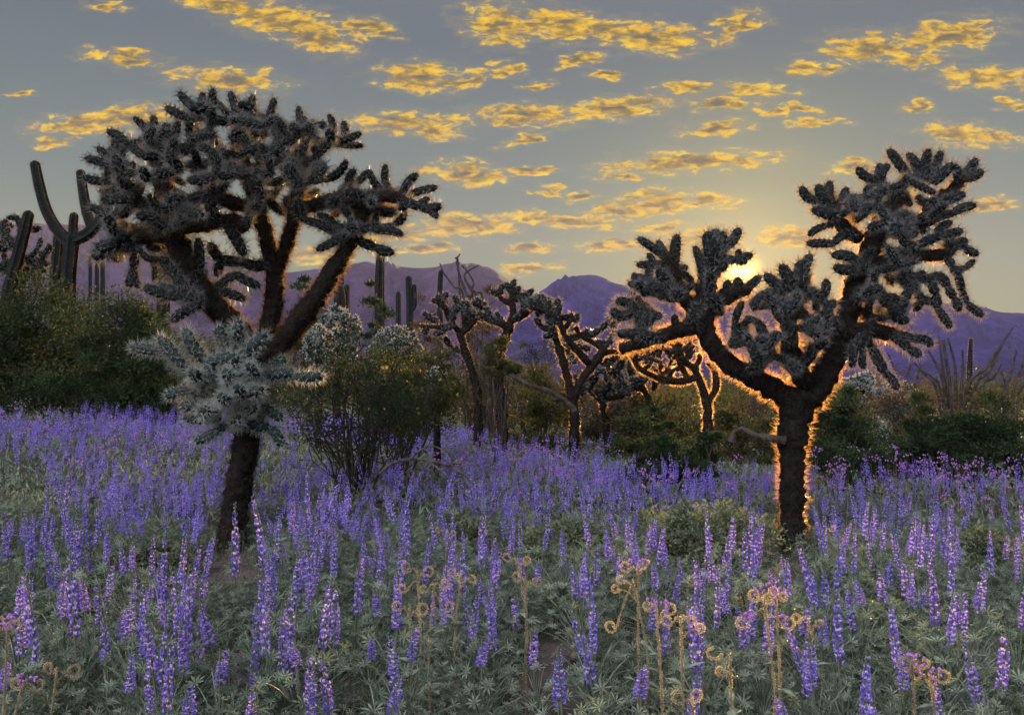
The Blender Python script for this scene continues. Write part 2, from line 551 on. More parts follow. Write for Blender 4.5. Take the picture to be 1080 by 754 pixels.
mountain([(-500, 262), (-200, 250), (-60, 240), (35, 236), (105, 238), (180, 258), (250, 280), (300, 288), (335, 284), (420, 300), (520, 320)],
         3000, 900, 'pale violet far ridge at the left', 1)
mountain([(250, 330), (300, 305), (335, 290), (355, 281), (385, 276), (440, 283), (480, 278), (512, 280), (524, 286), (538, 298), (560, 308), (620, 330), (700, 350)],
         2300, 800, 'flat topped violet mountain in the middle', 2)
mountain([(480, 345), (530, 325), (565, 309), (585, 299), (603, 292), (628, 290), (645, 297), (665, 302), (690, 307), (740, 312), (820, 318), (900, 317), (970, 318), (1030, 321),
          (1046, 328), (1080, 331), (1200, 322), (1400, 300), (1600, 330)], 1900, 700, 'violet mountain with a notched crest toward the right', 3, 'mount_blue')

# haze round everything
hm = bpy.data.materials.new('haze')
hm.use_nodes = True
ht = NT(hm.node_tree)
hm.node_tree.nodes.clear()
pv = ht.n('ShaderNodeVolumePrincipled')
pv.inputs['Color'].default_value = (0.60, 0.62, 1.0, 1)
pv.inputs['Density'].default_value = 0.00006
pv.inputs['Anisotropy'].default_value = 0.0
ho = ht.n('ShaderNodeOutputMaterial')
hm.node_tree.links.new(pv.outputs[0], ho.inputs['Volume'])
bx = np.array([[sx, sy, sz] for sx in (-4200, 4200) for sy in (-40, 4000) for sz in (-16, 560)], float)
bt = [[0, 1, 3], [0, 3, 2], [4, 6, 7], [4, 7, 5], [0, 4, 5], [0, 5, 1], [2, 3, 7], [2, 7, 6], [0, 2, 6], [0, 6, 4], [1, 5, 7], [1, 7, 3]]
tag(link('haze', mesh('haze', Geo().add(bx, bt), [hm])), kind='stuff')

# ------------------------------------------------------------------ cholla joints
JR = 0.032


def joint_geo(L, rng, nsp=8, splen=0.040, spw=0.0016, nseg=10, ring=0.020):
    m = max(5, int(L / ring) + 1)
    t = np.linspace(0, 1, m)
    bend = 0.10 * L * rng.normal()
    pts = np.stack([bend * np.sin(t * math.pi), 0.05 * L * rng.normal() * np.sin(t * math.pi), t * L], 1)
    prof = JR * np.clip(np.minimum(0.62 + t * 3.0, 1.0) * (1 - 0.10 * np.sin(t * 9)), 0, 1)
    prof = prof * np.sqrt(np.clip((1.04 - t) / 0.16, 0, 1)).clip(0.35, 1)
    v, tr, n = tube(pts, prof, nseg, 0.06, True, rng=rng)
    body = (v, tr)
    idx = np.array([i * nseg + j for i in range(m) for j in range(nseg) if (i + j) % 2 == 0])
    base = np.repeat(v[idx], nsp, 0)
    nn = np.repeat(n[idx], nsp, 0)
    tz = np.repeat((idx // nseg) / (m - 1), nsp)
    nn = unit(nn + np.array([0, 0, 1.0]) * np.clip((tz - 0.75) * 5, 0, 1.3)[:, None])
    d = spread(nn, (0, 0, 1), 0.55, 0.18, rng)
    ln = splen * rng.uniform(0.55, 1.15, len(base))
    nv, nt = needles(base, d, ln, spw, rng)
    g = Geo().add(body[0], body[1], 0).add(nv, nt, 1)
    return g.arrays()


JL = (0.10, 0.16, 0.23, 0.31)


def joint_set(seed, per=2, **kw):
    rng = np.random.default_rng(seed)
    return [[joint_geo(L, rng, **kw) for _ in range(per)] for L in JL]


SETS = {
    'near': joint_set(1, 3, nsp=7, splen=0.056, spw=0.0016),
    'near_lo': joint_set(2, 3, nsp=6, nseg=8, splen=0.056, spw=0.0016),
    'big': joint_set(3, 3, nsp=7, splen=0.056, spw=0.0016),
    'mid': joint_set(4, 2, nsp=5, nseg=8, ring=0.028, splen=0.036, spw=0.0032),
    'pale': joint_set(5, 2, nsp=6, nseg=6, ring=0.03, splen=0.036, spw=0.0050),
}
JM = {}


def joint_mesh(sname, mats, li, k):
    key = (sname, mats, li, k)
    if key not in JM:
        JM[key] = mesh('joint', SETS[sname][li][k], list(mats), SETS[sname][li][k][2] == 0)
    return JM[key]


def cholla(base_px, base_D, label, limbs, chains, fills, sname='near', lo='near_lo', mats=('joint', 'spine'), name='chain_fruit_cholla', seed=1,
           rj=4.5, group=None, limb_mat=('bark', 'spine_dark'), limb_spines=26.0, spine_len=0.050, spine_w=0.0017, joints_max=100, depth=0.45, cat='cactus'):
    """limbs: list of (polyline of (px,py,r,dD)); chains: list of point lists with optional radius; fills: (polygon, count, dmin, dmax)"""
    rng = np.random.default_rng(seed)
    k = base_D / F
    b = P(base_px[0], base_px[1], base_D)
    root_loc = np.array([b[0], base_D, G(b[0], base_D)])
    root = empty(name, tuple(root_loc), label, cat, group)
    nodes = []
    for li, lb in enumerate(limbs):
        pts = np.array([P(q[0], q[1], base_D + q[3]) for q in lb])
        if li == 0:
            g0 = pts[0].copy()
            g0[2] = G(g0[0], g0[1]) - 0.06
            if pts[0][2] - g0[2] > 0.03:
                pts = np.vstack([g0, pts])
                lb = [(lb[0][0], lb[0][1], lb[0][2] * 1.15, 0)] + list(lb)
        rad = np.array([q[2] for q in lb]) * k * 0.86
        sp, sr = smooth_path(pts, rad, max(0.025, 0.028 * (base_D / 6.5)))
        sr = sr * (1 + 0.07 * rng.normal(size=len(sr)))
        v, t, n = tube(sp - root_loc, sr, 12 if base_D < 8 else 8, 0.03, True, rng=rng)
        v[:len(n)] += n * (rng.normal(size=len(n)) * sr.mean() * 0.10)[:, None]
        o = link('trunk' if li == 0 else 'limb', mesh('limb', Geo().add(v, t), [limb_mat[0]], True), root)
        # spines along the bark
        length = np.sum(np.linalg.norm(np.diff(sp, axis=0), axis=1))
        cnt = int(length / k * limb_spines)
        if cnt:
            idx = rng.integers(0, len(n), cnt)
            tanv = unit(np.gradient(sp, axis=0))[np.minimum(idx // (12 if base_D < 8 else 8), len(sp) - 1)]
            d = unit(n[idx] + rng.normal(size=(cnt, 3)) * 0.5 + tanv * 0.25)
            jit = rng.normal(size=(cnt, 3)) * sr.mean() * 0.1 + tanv * rng.uniform(-.9, .9, (cnt, 1)) * np.linalg.norm(sp[1] - sp[0])
            jit = jit + np.cross(n[idx], tanv) * rng.uniform(-.5, .5, (cnt, 1)) * sr.mean() * 0.6
            nv, nt = needles(v[idx] + jit * 0.6, d, spine_len * rng.uniform(0.25, 1.15, cnt), spine_w, rng)
            link('spines', mesh('spines', Geo().add(nv, nt), [limb_mat[1]]), o)
        for q in range(0, len(sp), 3):
            nodes.append((sp[q], sr[q]))
    N0 = [np.array(q[0]) for q in nodes]
    segs = []                     # (p0, p1, radius)

    def grow(target, r, maxlen):
        arr = np.array(N0)
        dd = np.linalg.norm(arr - target, axis=1) + 0.25 * np.maximum(0, arr[:, 2] - target[2])
        st = arr[int(np.argmin(dd))]
        dist = np.linalg.norm(target - st)
        if dist < maxlen * 0.22:
            return
        n = max(1, int(math.ceil(dist / (maxlen * rng.uniform(0.65, 1.25)))))
        prev = st
        for q in range(1, n + 1):
            p = st + (target - st) * q / n
            if q < n:
                p = p + rng.normal(size=3) * dist * 0.05
            segs.append((prev, p, r * rng.uniform(0.74, 1.16)))
            N0.append(p)
            N0.append((prev + p) / 2)
            prev = p

    rw = rj * k
    ml = 46 * k * (rj / 5.0)
    for ch in chains:
        pts, dz, r = ch[0], ch[1], (ch[2] if len(ch) > 2 else rj) * k
        dz0 = dz if dz is not None else rng.uniform(-depth, depth) * 0.7
        prev = None
        for q in pts:
            p = P(q[0], q[1], base_D + dz0 + (q[2] if len(q) > 2 else 0))
            if prev is None:
                arr = np.array(N0)
                if np.min(np.linalg.norm(arr - p, axis=1)) > 5 * k:
                    grow(p, r, ml)
            else:
                segs.append((prev, p, r))
            N0.append(p)
            if prev is not None:
                N0.append((p + prev) / 2)
            prev = p
    for poly, cnt, d0, d1 in fills:
        poly = np.array(poly, float)
        lo_, hi_ = poly.min(0), poly.max(0)
        ctr = (lo_ + hi_) / 2
        made = 0
        cand = []
        while made < cnt:
            q = rng.uniform(lo_, hi_)
            inside = False
            jx = len(poly) - 1
            for ix in range(len(poly)):
                if (poly[ix, 1] > q[1]) != (poly[jx, 1] > q[1]) and q[0] < (poly[jx, 0] - poly[ix, 0]) * (q[1] - poly[ix, 1]) / (poly[jx, 1] - poly[ix, 1]) + poly[ix, 0]:
                    inside = not inside
                jx = ix
            if not inside:
                continue
            e = np.abs((q - ctr) / (hi_ - lo_) * 2)
            dome = math.sqrt(max(0.08, 1 - (e ** 2).sum() * 0.6))
            cand.append(P(q[0], q[1], base_D + rng.uniform(d0, d1) * dome))
            made += 1
        arr = np.array([q[0] for q in nodes])
        cand.sort(key=lambda c: np.min(np.linalg.norm(arr - c, axis=1)))
        for c in cand:
            grow(c, rw, ml)
    # place the joints: the hundred that show largest as parts, the rest as one mass
    order = sorted(range(len(segs)), key=lambda q: -np.linalg.norm(segs[q][1] - segs[q][0]) * segs[q][2] / (segs[q][0][1] + segs[q][1][1]) + 0.02 * (segs[q][0][1] - base_D) * rw)
    rest = Geo()
    for rank, q in enumerate(order):
        p0, p1, r = segs[q]
        d = p1 - p0
        L = np.linalg.norm(d) + 0.2 * r
        if L < 1e-3:
            continue
        s = r / JR
        li = int(np.argmin([abs(math.log(L / s / jl)) for jl in JL]))
        zs = min(max(L / JL[li], 0.6 * s), 1.7 * s)
        fr = frame(d)
        a = rng.uniform(0, 6.283)
        rot = fr @ np.array([[math.cos(a), -math.sin(a), 0], [math.sin(a), math.cos(a), 0], [0, 0, 1]])
        m3 = rot @ np.diag([s, s, zs])
        m4 = np.eye(4)
        m4[:3, :3] = m3
        m4[:3, 3] = p0 - root_loc
        if rank < joints_max:
            kk = int(rng.integers(0, len(SETS[sname][li])))
            o = link('joint', joint_mesh(sname, mats, li, kk), root)
            o.location = m4[:3, 3]
            o.rotation_euler = Matrix(rot.tolist()).to_euler()
            o.scale = (s, s, zs)
        else:
            kk = int(rng.integers(0, len(SETS[lo][li])))
            rest.add_geo(SETS[lo][li][kk], m4)
    if rest.v:
        tag(link('joints', mesh('joints', rest, list(mats), rest.arrays()[2] == 0), root), kind='stuff')
    return root


# ---- the big cholla at the left
LA_limbs = [
    [(243, 578, 18, 0), (250, 525, 15, 0), (261, 460, 17, 0), (267, 410, 16, .02), (270, 370, 17, .03)],
    [(270, 392, 15, .02), (252, 350, 14, .0), (222, 318, 14, -.05), (197, 278, 14, -.1), (181, 238, 12, -.1), (172, 200, 10, -.1), (170, 165, 8, -.1)],
    [(272, 390, 13, .03), (284, 345, 12, .08), (290, 300, 10.5, .1), (284, 262, 9.5, .1), (274, 225, 9, .12), (263, 190, 8, .1), (250, 150, 7, .1)],
    [(290, 292, 9, .1), (303, 255, 8, .05), (312, 222, 8, .0), (316, 185, 7.5, -.05), (318, 150, 7, -.05)],
    [(272, 395, 14, .0), (308, 348, 12.5, -.05), (340, 305, 11, -.1), (362, 268, 10, -.12), (377, 243, 9, -.15), (386, 212, 8, -.15)],
    [(178, 240, 9, -.1), (212, 238, 8, -.15), (245, 232, 8, -.15), (259, 241, 8, -.15)],
    [(182, 245, 10, -.1), (150, 250, 10, -.1), (122, 258, 9, -.12)],
    [(181, 230, 9, -.1), (150, 215, 8, -.1), (122, 195, 7, -.15)],
    [(272, 222, 8, .1), (225, 205, 8, .0), (205, 170, 7, .0)],
    [(312, 222, 8, .0), (350, 212, 8, -.1), (395, 208, 7, -.2), (425, 208, 6, -.2)],
]
LA_chains = [
    ([(150, 165), (133, 150), (114, 139)], None), ([(125, 178), (91, 167)], None), ([(120, 172), (104, 156)], None), ([(116, 192), (89, 187)], None),
    ([(125, 172), (129, 153)], None), ([(160, 146), (142, 125)], None), ([(168, 152), (162, 123)], None), ([(202, 126), (176, 114)], None),
    ([(207, 118), (190, 99)], None), ([(213, 124), (214, 99)], None), ([(222, 126), (225, 95)], None), ([(250, 127), (243, 98)], None),
    ([(268, 128), (267, 102)], None), ([(283, 128), (289, 105)], None), ([(318, 142), (315, 114)], None), ([(345, 150), (347, 122)], None),
    ([(361, 148), (362, 129)], None), ([(358, 150), (380, 141)], None, 4), ([(352, 152), (382, 154)], None, 4), ([(368, 198), (374, 180)], None),
    ([(376, 194), (390, 181)], None), ([(413, 204), (407, 175)], None), ([(424, 206), (440, 185)], None), ([(428, 207), (460, 198)], None),
    ([(420, 211), (443, 219), (464, 217)], -.2, 5), ([(448, 220), (461, 229)], -.2, 4), ([(440, 218), (452, 210)], -.2, 4),
    ([(352, 246), (322, 233)], -.15), ([(356, 240), (336, 227)], -.1), ([(362, 250), (335, 263)], -.2), ([(395, 240), (416, 238), (427, 224)], -.1),
    ([(398, 244), (424, 248)], -.2), ([(378, 254), (396, 261), (414, 266)], -.15, 5.5),
    ([(135, 260), (101, 272)], -.12, 8), ([(130, 250), (104, 260)], -.2, 7), ([(128, 228), (97, 218)], -.05, 5),
    ([(143, 252), (143, 268), (142, 283), (136, 302)], -.1, 5), ([(142, 284), (147, 303)], -.1, 4), ([(158, 252), (160, 265), (163, 280)], -.05, 4), ([(163, 280), (162, 297)], -.05, 3),
    ([(238, 236), (257, 268)], -.15, 6), ([(209, 292), (209, 253)], -.1, 5.5), ([(288, 277), (258, 276), (232, 274), (221, 258)], .08, 6),
    ([(232, 275), (228, 290)], .05, 5), ([(218, 312), (248, 289), (273, 302)], -.05, 5), ([(226, 304), (258, 315)], -.05, 5),
    ([(199, 305), (185, 292), (171, 273)], -.2, 5.5), ([(205, 318), (178, 314), (154, 304)], -.25, 5.5), ([(212, 316), (190, 304), (167, 300)], -.2, 5), ([(212, 320), (182, 338)], -.25, 5.5),
    ([(222, 205), (198, 212), (165, 222)], -.3, 5.5), ([(180, 160), (188, 130)], None), ([(230, 170), (222, 140)], None), ([(285, 160), (300, 132)], None),
    ([(262, 160), (252, 132)], None), ([(318, 158), (334, 132)], None), ([(190, 180), (176, 150)], None), ([(140, 190), (118, 180)], None), ([(330, 170), (350, 150)], None),
    ([(340, 190), (365, 170)], None), ([(240, 190), (235, 158)], None), ([(300, 190), (308, 165)], None), ([(150, 200), (140, 172)], None),
]
LA_fill = [
    ([(100, 175), (120, 150), (150, 140), (175, 120), (200, 110), (250, 108), (300, 115), (350, 135), (362, 150), (350, 180), (335, 205), (310, 225), (262, 222), (225, 215), (205, 235), (165, 250), (120, 262), (112, 240), (105, 205)], 250, -0.85, 0.8),
    ([(345, 205), (370, 198), (420, 205), (425, 220), (412, 240), (380, 250), (355, 245), (350, 225)], 60, -0.45, 0.4),
    ([(110, 225), (160, 215), (195, 235), (180, 262), (130, 270), (108, 260)], 22, -0.3, 0.25),
]
LA_low = [
    ([(205, 392), (174, 372), (138, 366)], -.25, 5.4), ([(215, 408), (194, 388), (168, 356)], -.35, 5.8), ([(230, 402), (217, 381), (196, 348)], -.3, 5.8), ([(245, 395), (237, 370), (230, 345)], -.3, 5.6),
    ([(220, 382), (252, 379)], -.38, 5.6), ([(248, 392), (255, 376), (280, 353)], -.3, 5.8), ([(262, 410), (282, 394), (300, 378)], -.2, 5.2), ([(280, 398), (312, 397), (340, 397)], -.2, 5.2),
    ([(278, 395), (309, 391)], -.22, 5), ([(266, 415), (276, 410, -.25)], -.2, 6), ([(228, 432), (215, 433, -.28)], -.2, 6), ([(225, 415), (201, 412), (176, 419)], -.2, 5),
    ([(232, 440), (194, 441)], -.15, 5), ([(226, 428), (192, 427)], -.2, 5), ([(250, 448), (230, 453), (206, 466)], -.12, 5), ([(262, 424), (276, 428), (297, 443)], -.2, 5.4),
    ([(262, 446), (285, 451), (297, 470)], -.15, 5.4), ([(255, 446), (252, 440, -.26)], -.1, 5.6), ([(212, 402), (190, 392), (178, 387)], -.1, 4.5), ([(220, 405), (203, 394, -.2)], -.3, 6),
    ([(255, 360), (253, 340, -.2)], -.1, 5.4), ([(240, 410), (238, 392, -.3)], -.2, 6), ([(250, 420), (250, 408, -.3)], -.2, 6), ([(265, 400), (262, 385, -.25)], -.2, 5.6),
    ([(238, 425), (232, 418, -.3)], -.2, 5.6), ([(262, 435), (268, 430, -.22)], -.15, 5.2), ([(250, 400), (225, 415)], -.2, 6), ([(258, 392), (248, 365)], -.2, 5.6), ([(262, 380), (272, 362)], -.1, 5.2),
]
left = cholla((243, 578), 6.45, 'tall dark chain fruit cholla with a wide spiny crown, left of the creosote bush', LA_limbs, LA_chains, LA_fill, seed=11, joints_max=70, limb_spines=21)


def add_low_cluster(root, D, chains):
    """the pale long-spined young joints sprouting low on the trunk"""
    rng = np.random.default_rng(5)
    k = D / F
    rl = np.array(root.location)
    for pts, dz, r in chains:
        q3 = [P(q[0], q[1], D + dz + (q[2] if len(q) > 2 else 0)) for q in pts]
        for p0, p1 in zip(q3[:-1], q3[1:]):
            d = p1 - p0
            L = np.linalg.norm(d)
            s = r * k / JR
            li = int(np.argmin([abs(math.log(L / s / jl)) for jl in JL]))
            zs = min(max(L / JL[li], 0.5 * s), 1.8 * s)
            o = link('joint', joint_mesh('big', ('joint_pale', 'spine_pale'), li, int(rng.integers(0, 3))), root)
            rot = frame(d)
            o.location = p0 - rl
            o.rotation_euler = Matrix(rot.tolist()).to_euler()
            o.scale = (s, s, zs)
            o['label'] = 'pale young joint with long white spines'


add_low_cluster(left, 6.45, [c for c in LA_low][:])

# ---- the big cholla at the right, in front of the sun
RB_limbs = [
    [(835, 583, 15, 0), (835, 535, 13.5, 0), (835, 490, 15, 0), (837, 450, 19, 0), (846, 415, 23, 0)],
    [(840, 425, 16, 0), (803, 403, 12, -.05), (768, 383, 11, -.1), (748, 358, 11, -.12), (742, 330, 12, -.12), (746, 298, 12, -.1), (753, 265, 10, -.1)],
    [(852, 420, 19, 0), (874, 387, 15, .05), (889, 350, 14, .05), (899, 312, 13, .05), (914, 272, 12, .05), (930, 235, 10, .05), (950, 205, 9, .05)],
    [(745, 345, 9, -.12), (718, 348, 9, -.15), (690, 357, 8, -.2), (655, 368, 6, -.2)],
    [(744, 335, 9, -.1), (722, 315, 8, -.15), (710, 290, 8, -.15), (704, 268, 7, -.15)],
    [(906, 252, 8, .0), (890, 240, 8, -.05), (880, 225, 8, -.05), (871, 204, 7, -.05)],
    [(910, 285, 9, .05), (940, 273, 8, .0), (965, 270, 8, .0), (994, 269, 7, .0)],
    [(930, 240, 9, .05), (965, 240, 8, .05), (985, 215, 7, .05), (1000, 205, 7, .05), (1016, 186, 6, .0)],
    [(850, 405, 12, -.05), (835, 375, 10, -.15), (832, 345, 9, -.2), (842, 312, 8, -.2), (848, 290, 7, -.2)],
    [(745, 325, 10, -.12), (768, 312, 9, -.12), (790, 305, 7, -.1)],
    [(890, 352, 10, .0), (915, 348, 9, -.1), (945, 354, 8, -.1)],
]
RB_chains = [
    ([(702, 272), (674, 252)], -.15), ([(706, 275), (694, 255)], -.1), ([(712, 282), (714, 249)], -.15, 5.5), ([(704, 278), (673, 279)], -.15), ([(690, 278), (684, 268)], -.15, 3.6),
    ([(690, 300), (672, 299), (668, 289)], -.2, 3.6), ([(690, 294), (673, 290)], -.15, 3.6), ([(700, 305), (664, 299)], -.2), ([(690, 305), (686, 283)], -.15), ([(740, 290), (733, 261)], -.15),
    ([(757, 270), (766, 261), (779, 242)], -.1, 5.4), ([(750, 280), (746, 247)], -.15, 7), ([(753, 275), (754, 244)], -.05, 7), ([(755, 280), (763, 247)], -.1, 6),
    ([(755, 273), (775, 275), (792, 269)], -.1, 5), ([(778, 275), (779, 264)], -.1, 4), ([(776, 275), (787, 275)], -.1, 5), ([(785, 306), (801, 292)], -.1, 5), ([(778, 308), (778, 294)], -.12, 5.5),
    ([(768, 310), (768, 297)], -.12, 5), ([(672, 328), (651, 318)], -.2, 5), ([(690, 332), (668, 329), (646, 327)], -.2, 5.5), ([(690, 355), (672, 350), (653, 351)], -.25, 5.5), ([(705, 308), (697, 289)], -.1),
    ([(832, 305), (808, 290)], -.2, 5.5), ([(832, 308), (824, 281)], -.25, 6), ([(846, 310), (845, 277)], -.2, 6.5), ([(848, 298), (855, 270)], -.2, 5.5), ([(870, 312), (871, 296)], -.1, 5),
    ([(878, 222), (866, 212), (846, 198)], -.05, 5), ([(874, 214), (863, 196)], -.1, 5), ([(880, 218), (876, 193)], -.05, 5.4), ([(884, 218), (893, 199)], 0, 5), ([(882, 230), (858, 221)], -.1, 5.5),
    ([(884, 236), (872, 238), (854, 248)], -.1, 4), ([(896, 246), (880, 257), (852, 257)], -.1, 4.6), ([(906, 282), (879, 270)], -.1, 5.5), ([(905, 280), (881, 281)], -.1, 5.5),
    ([(940, 202), (925, 190), (905, 178)], 0, 5), ([(930, 192), (937, 175)], 0, 4.6), ([(925, 192), (928, 174)], .05, 4.6), ([(958, 186), (938, 159)], 0, 5.2), ([(965, 190), (957, 164)], .05, 5),
    ([(976, 192), (979, 159)], 0, 5.4), ([(982, 190), (992, 161)], .05, 5.2), ([(984, 194), (1003, 175)], 0, 5.4), ([(1012, 190), (1029, 169)], 0, 5.6), ([(1012, 192), (1008, 175)], 0, 5), ([(1014, 188), (1035, 180)], 0, 5),
    ([(995, 214), (1016, 205)], 0, 5), ([(985, 232), (1006, 225), (1028, 217)], -.05, 5), ([(966, 260), (990, 250), (1014, 244)], -.05, 5), ([(990, 240), (1003, 235)], -.05, 4.5),
    ([(994, 269), (1004, 262), (1018, 253)], 0, 6), ([(1016, 258), (1031, 268)], 0, 4.6), ([(1002, 264), (1001, 250)], 0, 6),
    ([(998, 272), (1004, 281), (1010, 290)], 0, 5), ([(1006, 286), (1018, 283), (1027, 275)], 0, 3.8), ([(1010, 289), (1014, 306)], 0, 4.6), ([(1014, 306), (1019, 320), (1036, 333)], 0, 4.6),
    ([(955, 292), (975, 296), (999, 302)], -.1, 6), ([(985, 297), (988, 288)], -.1, 4.5), ([(972, 294), (972, 289)], -.1, 4.5), ([(999, 302), (1006, 314), (1011, 327)], -.1, 4.6),
    ([(982, 298), (987, 310), (988, 324)], -.15, 5), ([(988, 324), (1002, 345)], -.15, 4.2), ([(958, 296), (966, 308), (973, 316), (965, 327)], -.1, 4.8), ([(972, 315), (985, 320)], -.1, 4.4),
    ([(945, 352), (962, 358), (982, 364)], -.1, 5), ([(940, 354), (958, 368), (970, 374)], -.15, 5), ([(910, 350), (918, 364), (933, 392)], -.12, 5.5), ([(933, 392), (946, 410)], -.12, 4.4),
    ([(908, 356), (911, 372), (911, 388)], -.1, 4), ([(900, 362), (898, 386)], -.05, 4.4), ([(960, 305), (950, 330)], -.2, 5.5), ([(940, 320), (957, 338)], -.2, 5.5),
    ([(800, 385), (790, 360)], -.25, 5.5), ([(815, 375), (800, 340)], -.25, 5.5), ([(855, 380), (868, 350)], -.2, 5.5), ([(770, 365), (775, 340)], -.25, 5), ([(870, 340), (880, 318)], -.15, 5.5),
]
RB_fill = [
    ([(672, 295), (690, 285), (705, 270), (722, 275), (732, 290), (735, 320), (735, 345), (700, 350), (668, 335)], 50, -.45, .3),
    ([(735, 275), (760, 255), (765, 275), (760, 310), (765, 330), (745, 345), (733, 330)], 34, -.35, .3),
    ([(775, 315), (800, 305), (828, 300), (850, 295), (872, 305), (885, 330), (880, 375), (858, 400), (825, 392), (795, 375), (778, 345)], 80, -.6, .4),
    ([(888, 215), (910, 188), (945, 195), (962, 180), (990, 185), (1005, 205), (990, 232), (972, 255), (962, 290), (955, 320), (935, 345), (905, 352), (895, 330), (908, 285), (905, 255)], 125, -.65, .6),
]
right = cholla((835, 583), 6.3, 'dark chain fruit cholla forked in two spiny crowns standing in front of the low sun', RB_limbs, RB_chains, RB_fill, seed=12, joints_max=96, limb_spines=21)
rl = np.array(right.location)
pp = [P(q[0], q[1], 6.2) for q in ((828, 465), (812, 462), (797, 459), (782, 452), (774, 456), (771, 466))]
sp, sr = smooth_path(pp, np.array([4.5, 3.6, 2.8, 2.2, 2.6, 4.2]) * 0.0062, 0.02)
v_, t_, n_ = tube(sp - rl, sr, 8, 0.12, rng=R)
tag(link('dead_limb', mesh('dead_limb', Geo().add(v_, t_), ['twig']), right), 'broken dead limb drooping from the trunk')


# ------------------------------------------------------------------ smaller chollas behind
mid_kw = dict(sname='mid', lo='mid', limb_mat=('bark', 'spine_dark'), limb_spines=9, spine_len=0.04, spine_w=0.0030, rj=3.4, depth=0.3)
cholla((504, 425), 13.0, 'small cholla tree with pale fringed arms just left of the stout cholla trunk', [
    [(504, 425, 5, 0), (499, 395, 4.5, 0), (492, 375, 4.5, 0), (485, 351, 4.5, 0)],
    [(485, 351, 4, 0), (474, 336, 3.5, 0), (467, 320, 3.2, -.1), (456, 317, 3, -.1)],
    [(486, 353, 4, 0), (497, 343, 3.5, 0), (506, 328, 3, 0)],
    [(478, 343, 3, 0), (462, 345, 3, -.1), (444, 344, 2.6, -.1)]],
    [([(462, 340), (447, 330)], -.1), ([(470, 326), (462, 312)], -.1), ([(466, 318), (472, 310)], 0), ([(474, 334), (483, 320), (480, 312)], .1), ([(483, 325), (492, 318)], .1),
     ([(490, 345), (488, 325)], .1), ([(498, 340), (494, 322)], .2), ([(505, 330), (512, 320)], .1), ([(452, 345), (448, 352)], -.1), ([(490, 372), (475, 366), (470, 356)], .1), ([(500, 335), (518, 338)], .2),
     ([(478, 340), (470, 348), (458, 352)], -.1), ([(506, 328), (503, 315)], 0)],
    [([(470, 318), (500, 315), (512, 330), (500, 345), (480, 340)], 16, -.2, .4)], seed=21, mats=('joint', 'spine'), **mid_kw)
cholla((529, 428), 12.5, 'stout cholla with a dark upswept crown beside the round topped shrub', [
    [(529, 428, 6.5, 0), (526, 400, 6, 0), (528, 372, 6, 0), (536, 348, 6, 0), (541, 335, 5.5, 0)],
    [(541, 338, 4.5, 0), (541, 322, 4, 0), (539, 306, 3.6, 0)],
    [(538, 345, 4.5, 0), (525, 341, 4, -.1), (513, 336, 3.4, -.1)],
    [(541, 338, 4.5, 0), (555, 331, 4, .1), (562, 322, 3.4, .1)],
    [(541, 322, 3.4, 0), (529, 315, 3, 0), (525, 307, 3, 0)]],
    [([(539, 308), (534, 299)], 0), ([(540, 306), (543, 296)], 0), ([(541, 312), (548, 303)], 0), ([(541, 318), (555, 310)], 0), ([(527, 312), (530, 301)], 0), ([(527, 311), (519, 307)], 0), ([(556, 330), (566, 316)], .1),
     ([(560, 324), (572, 312)], .1), ([(515, 337), (505, 330)], -.1), ([(518, 337), (514, 325)], -.1), ([(548, 334), (552, 320)], .1), ([(535, 345), (524, 330)], 0), ([(552, 316), (562, 306)], .1)],
    [([(528, 325), (545, 305), (560, 312), (560, 330), (540, 335)], 14, -.2, .3), ([(560, 318), (575, 308), (590, 312), (588, 328), (570, 330)], 12, 0, .5)], seed=22, mats=('joint', 'spine'), **mid_kw)
cholla((606, 440), 12.0, 'leaning cholla with long bare V shaped limbs between the two big chollas', [
    [(606, 440, 6, 0), (602, 415, 5.5, 0), (597, 392, 5, 0), (589, 365, 5, 0), (583, 347, 4.6, 0)],
    [(606, 420, 5, .0), (614, 400, 5, 0), (628, 382, 5, 0), (638, 366, 4.5, 0)],
    [(622, 384, 4.5, 0), (607, 368, 4.4, -.1), (596, 354, 4, -.15), (588, 338, 4, -.2), (572, 327, 3.6, -.2), (560, 324, 3.4, -.2)],
    [(637, 368, 4, 0), (624, 360, 3.6, .1), (612, 354, 3.2, .1), (608, 345, 3, .1)],
    [(636, 372, 4, 0), (650, 371, 3.6, .1), (664, 371, 3, .1)],
    [(596, 346, 3.6, -.1), (602, 338, 3.4, -.1), (603, 331, 3, -.1)]],
    [([(638, 366), (648, 350), (641, 335)], 0), ([(645, 345), (652, 336)], 0), ([(641, 340), (634, 348), (626, 351)], 0), ([(612, 355), (620, 348)], .1), ([(618, 357), (630, 352)], .1),
     ([(572, 328), (566, 316)], -.2), ([(578, 330), (580, 318)], -.2), ([(564, 325), (558, 316)], -.2), ([(584, 336), (590, 322)], -.2), ([(583, 347), (571, 345), (565, 336)], 0), ([(583, 347), (580, 356)], -.1),
     ([(588, 352), (574, 355)], -.1), ([(590, 340), (578, 340)], -.2), ([(606, 340), (610, 332)], -.1), ([(656, 371), (664, 362)], .1), ([(625, 362), (640, 362)], .1), ([(600, 358), (614, 366), (622, 368)], .1)],
    [([(560, 318), (590, 315), (596, 335), (580, 345), (565, 335)], 22, -.3, .3)], seed=23, mats=('joint', 'spine'), **mid_kw)
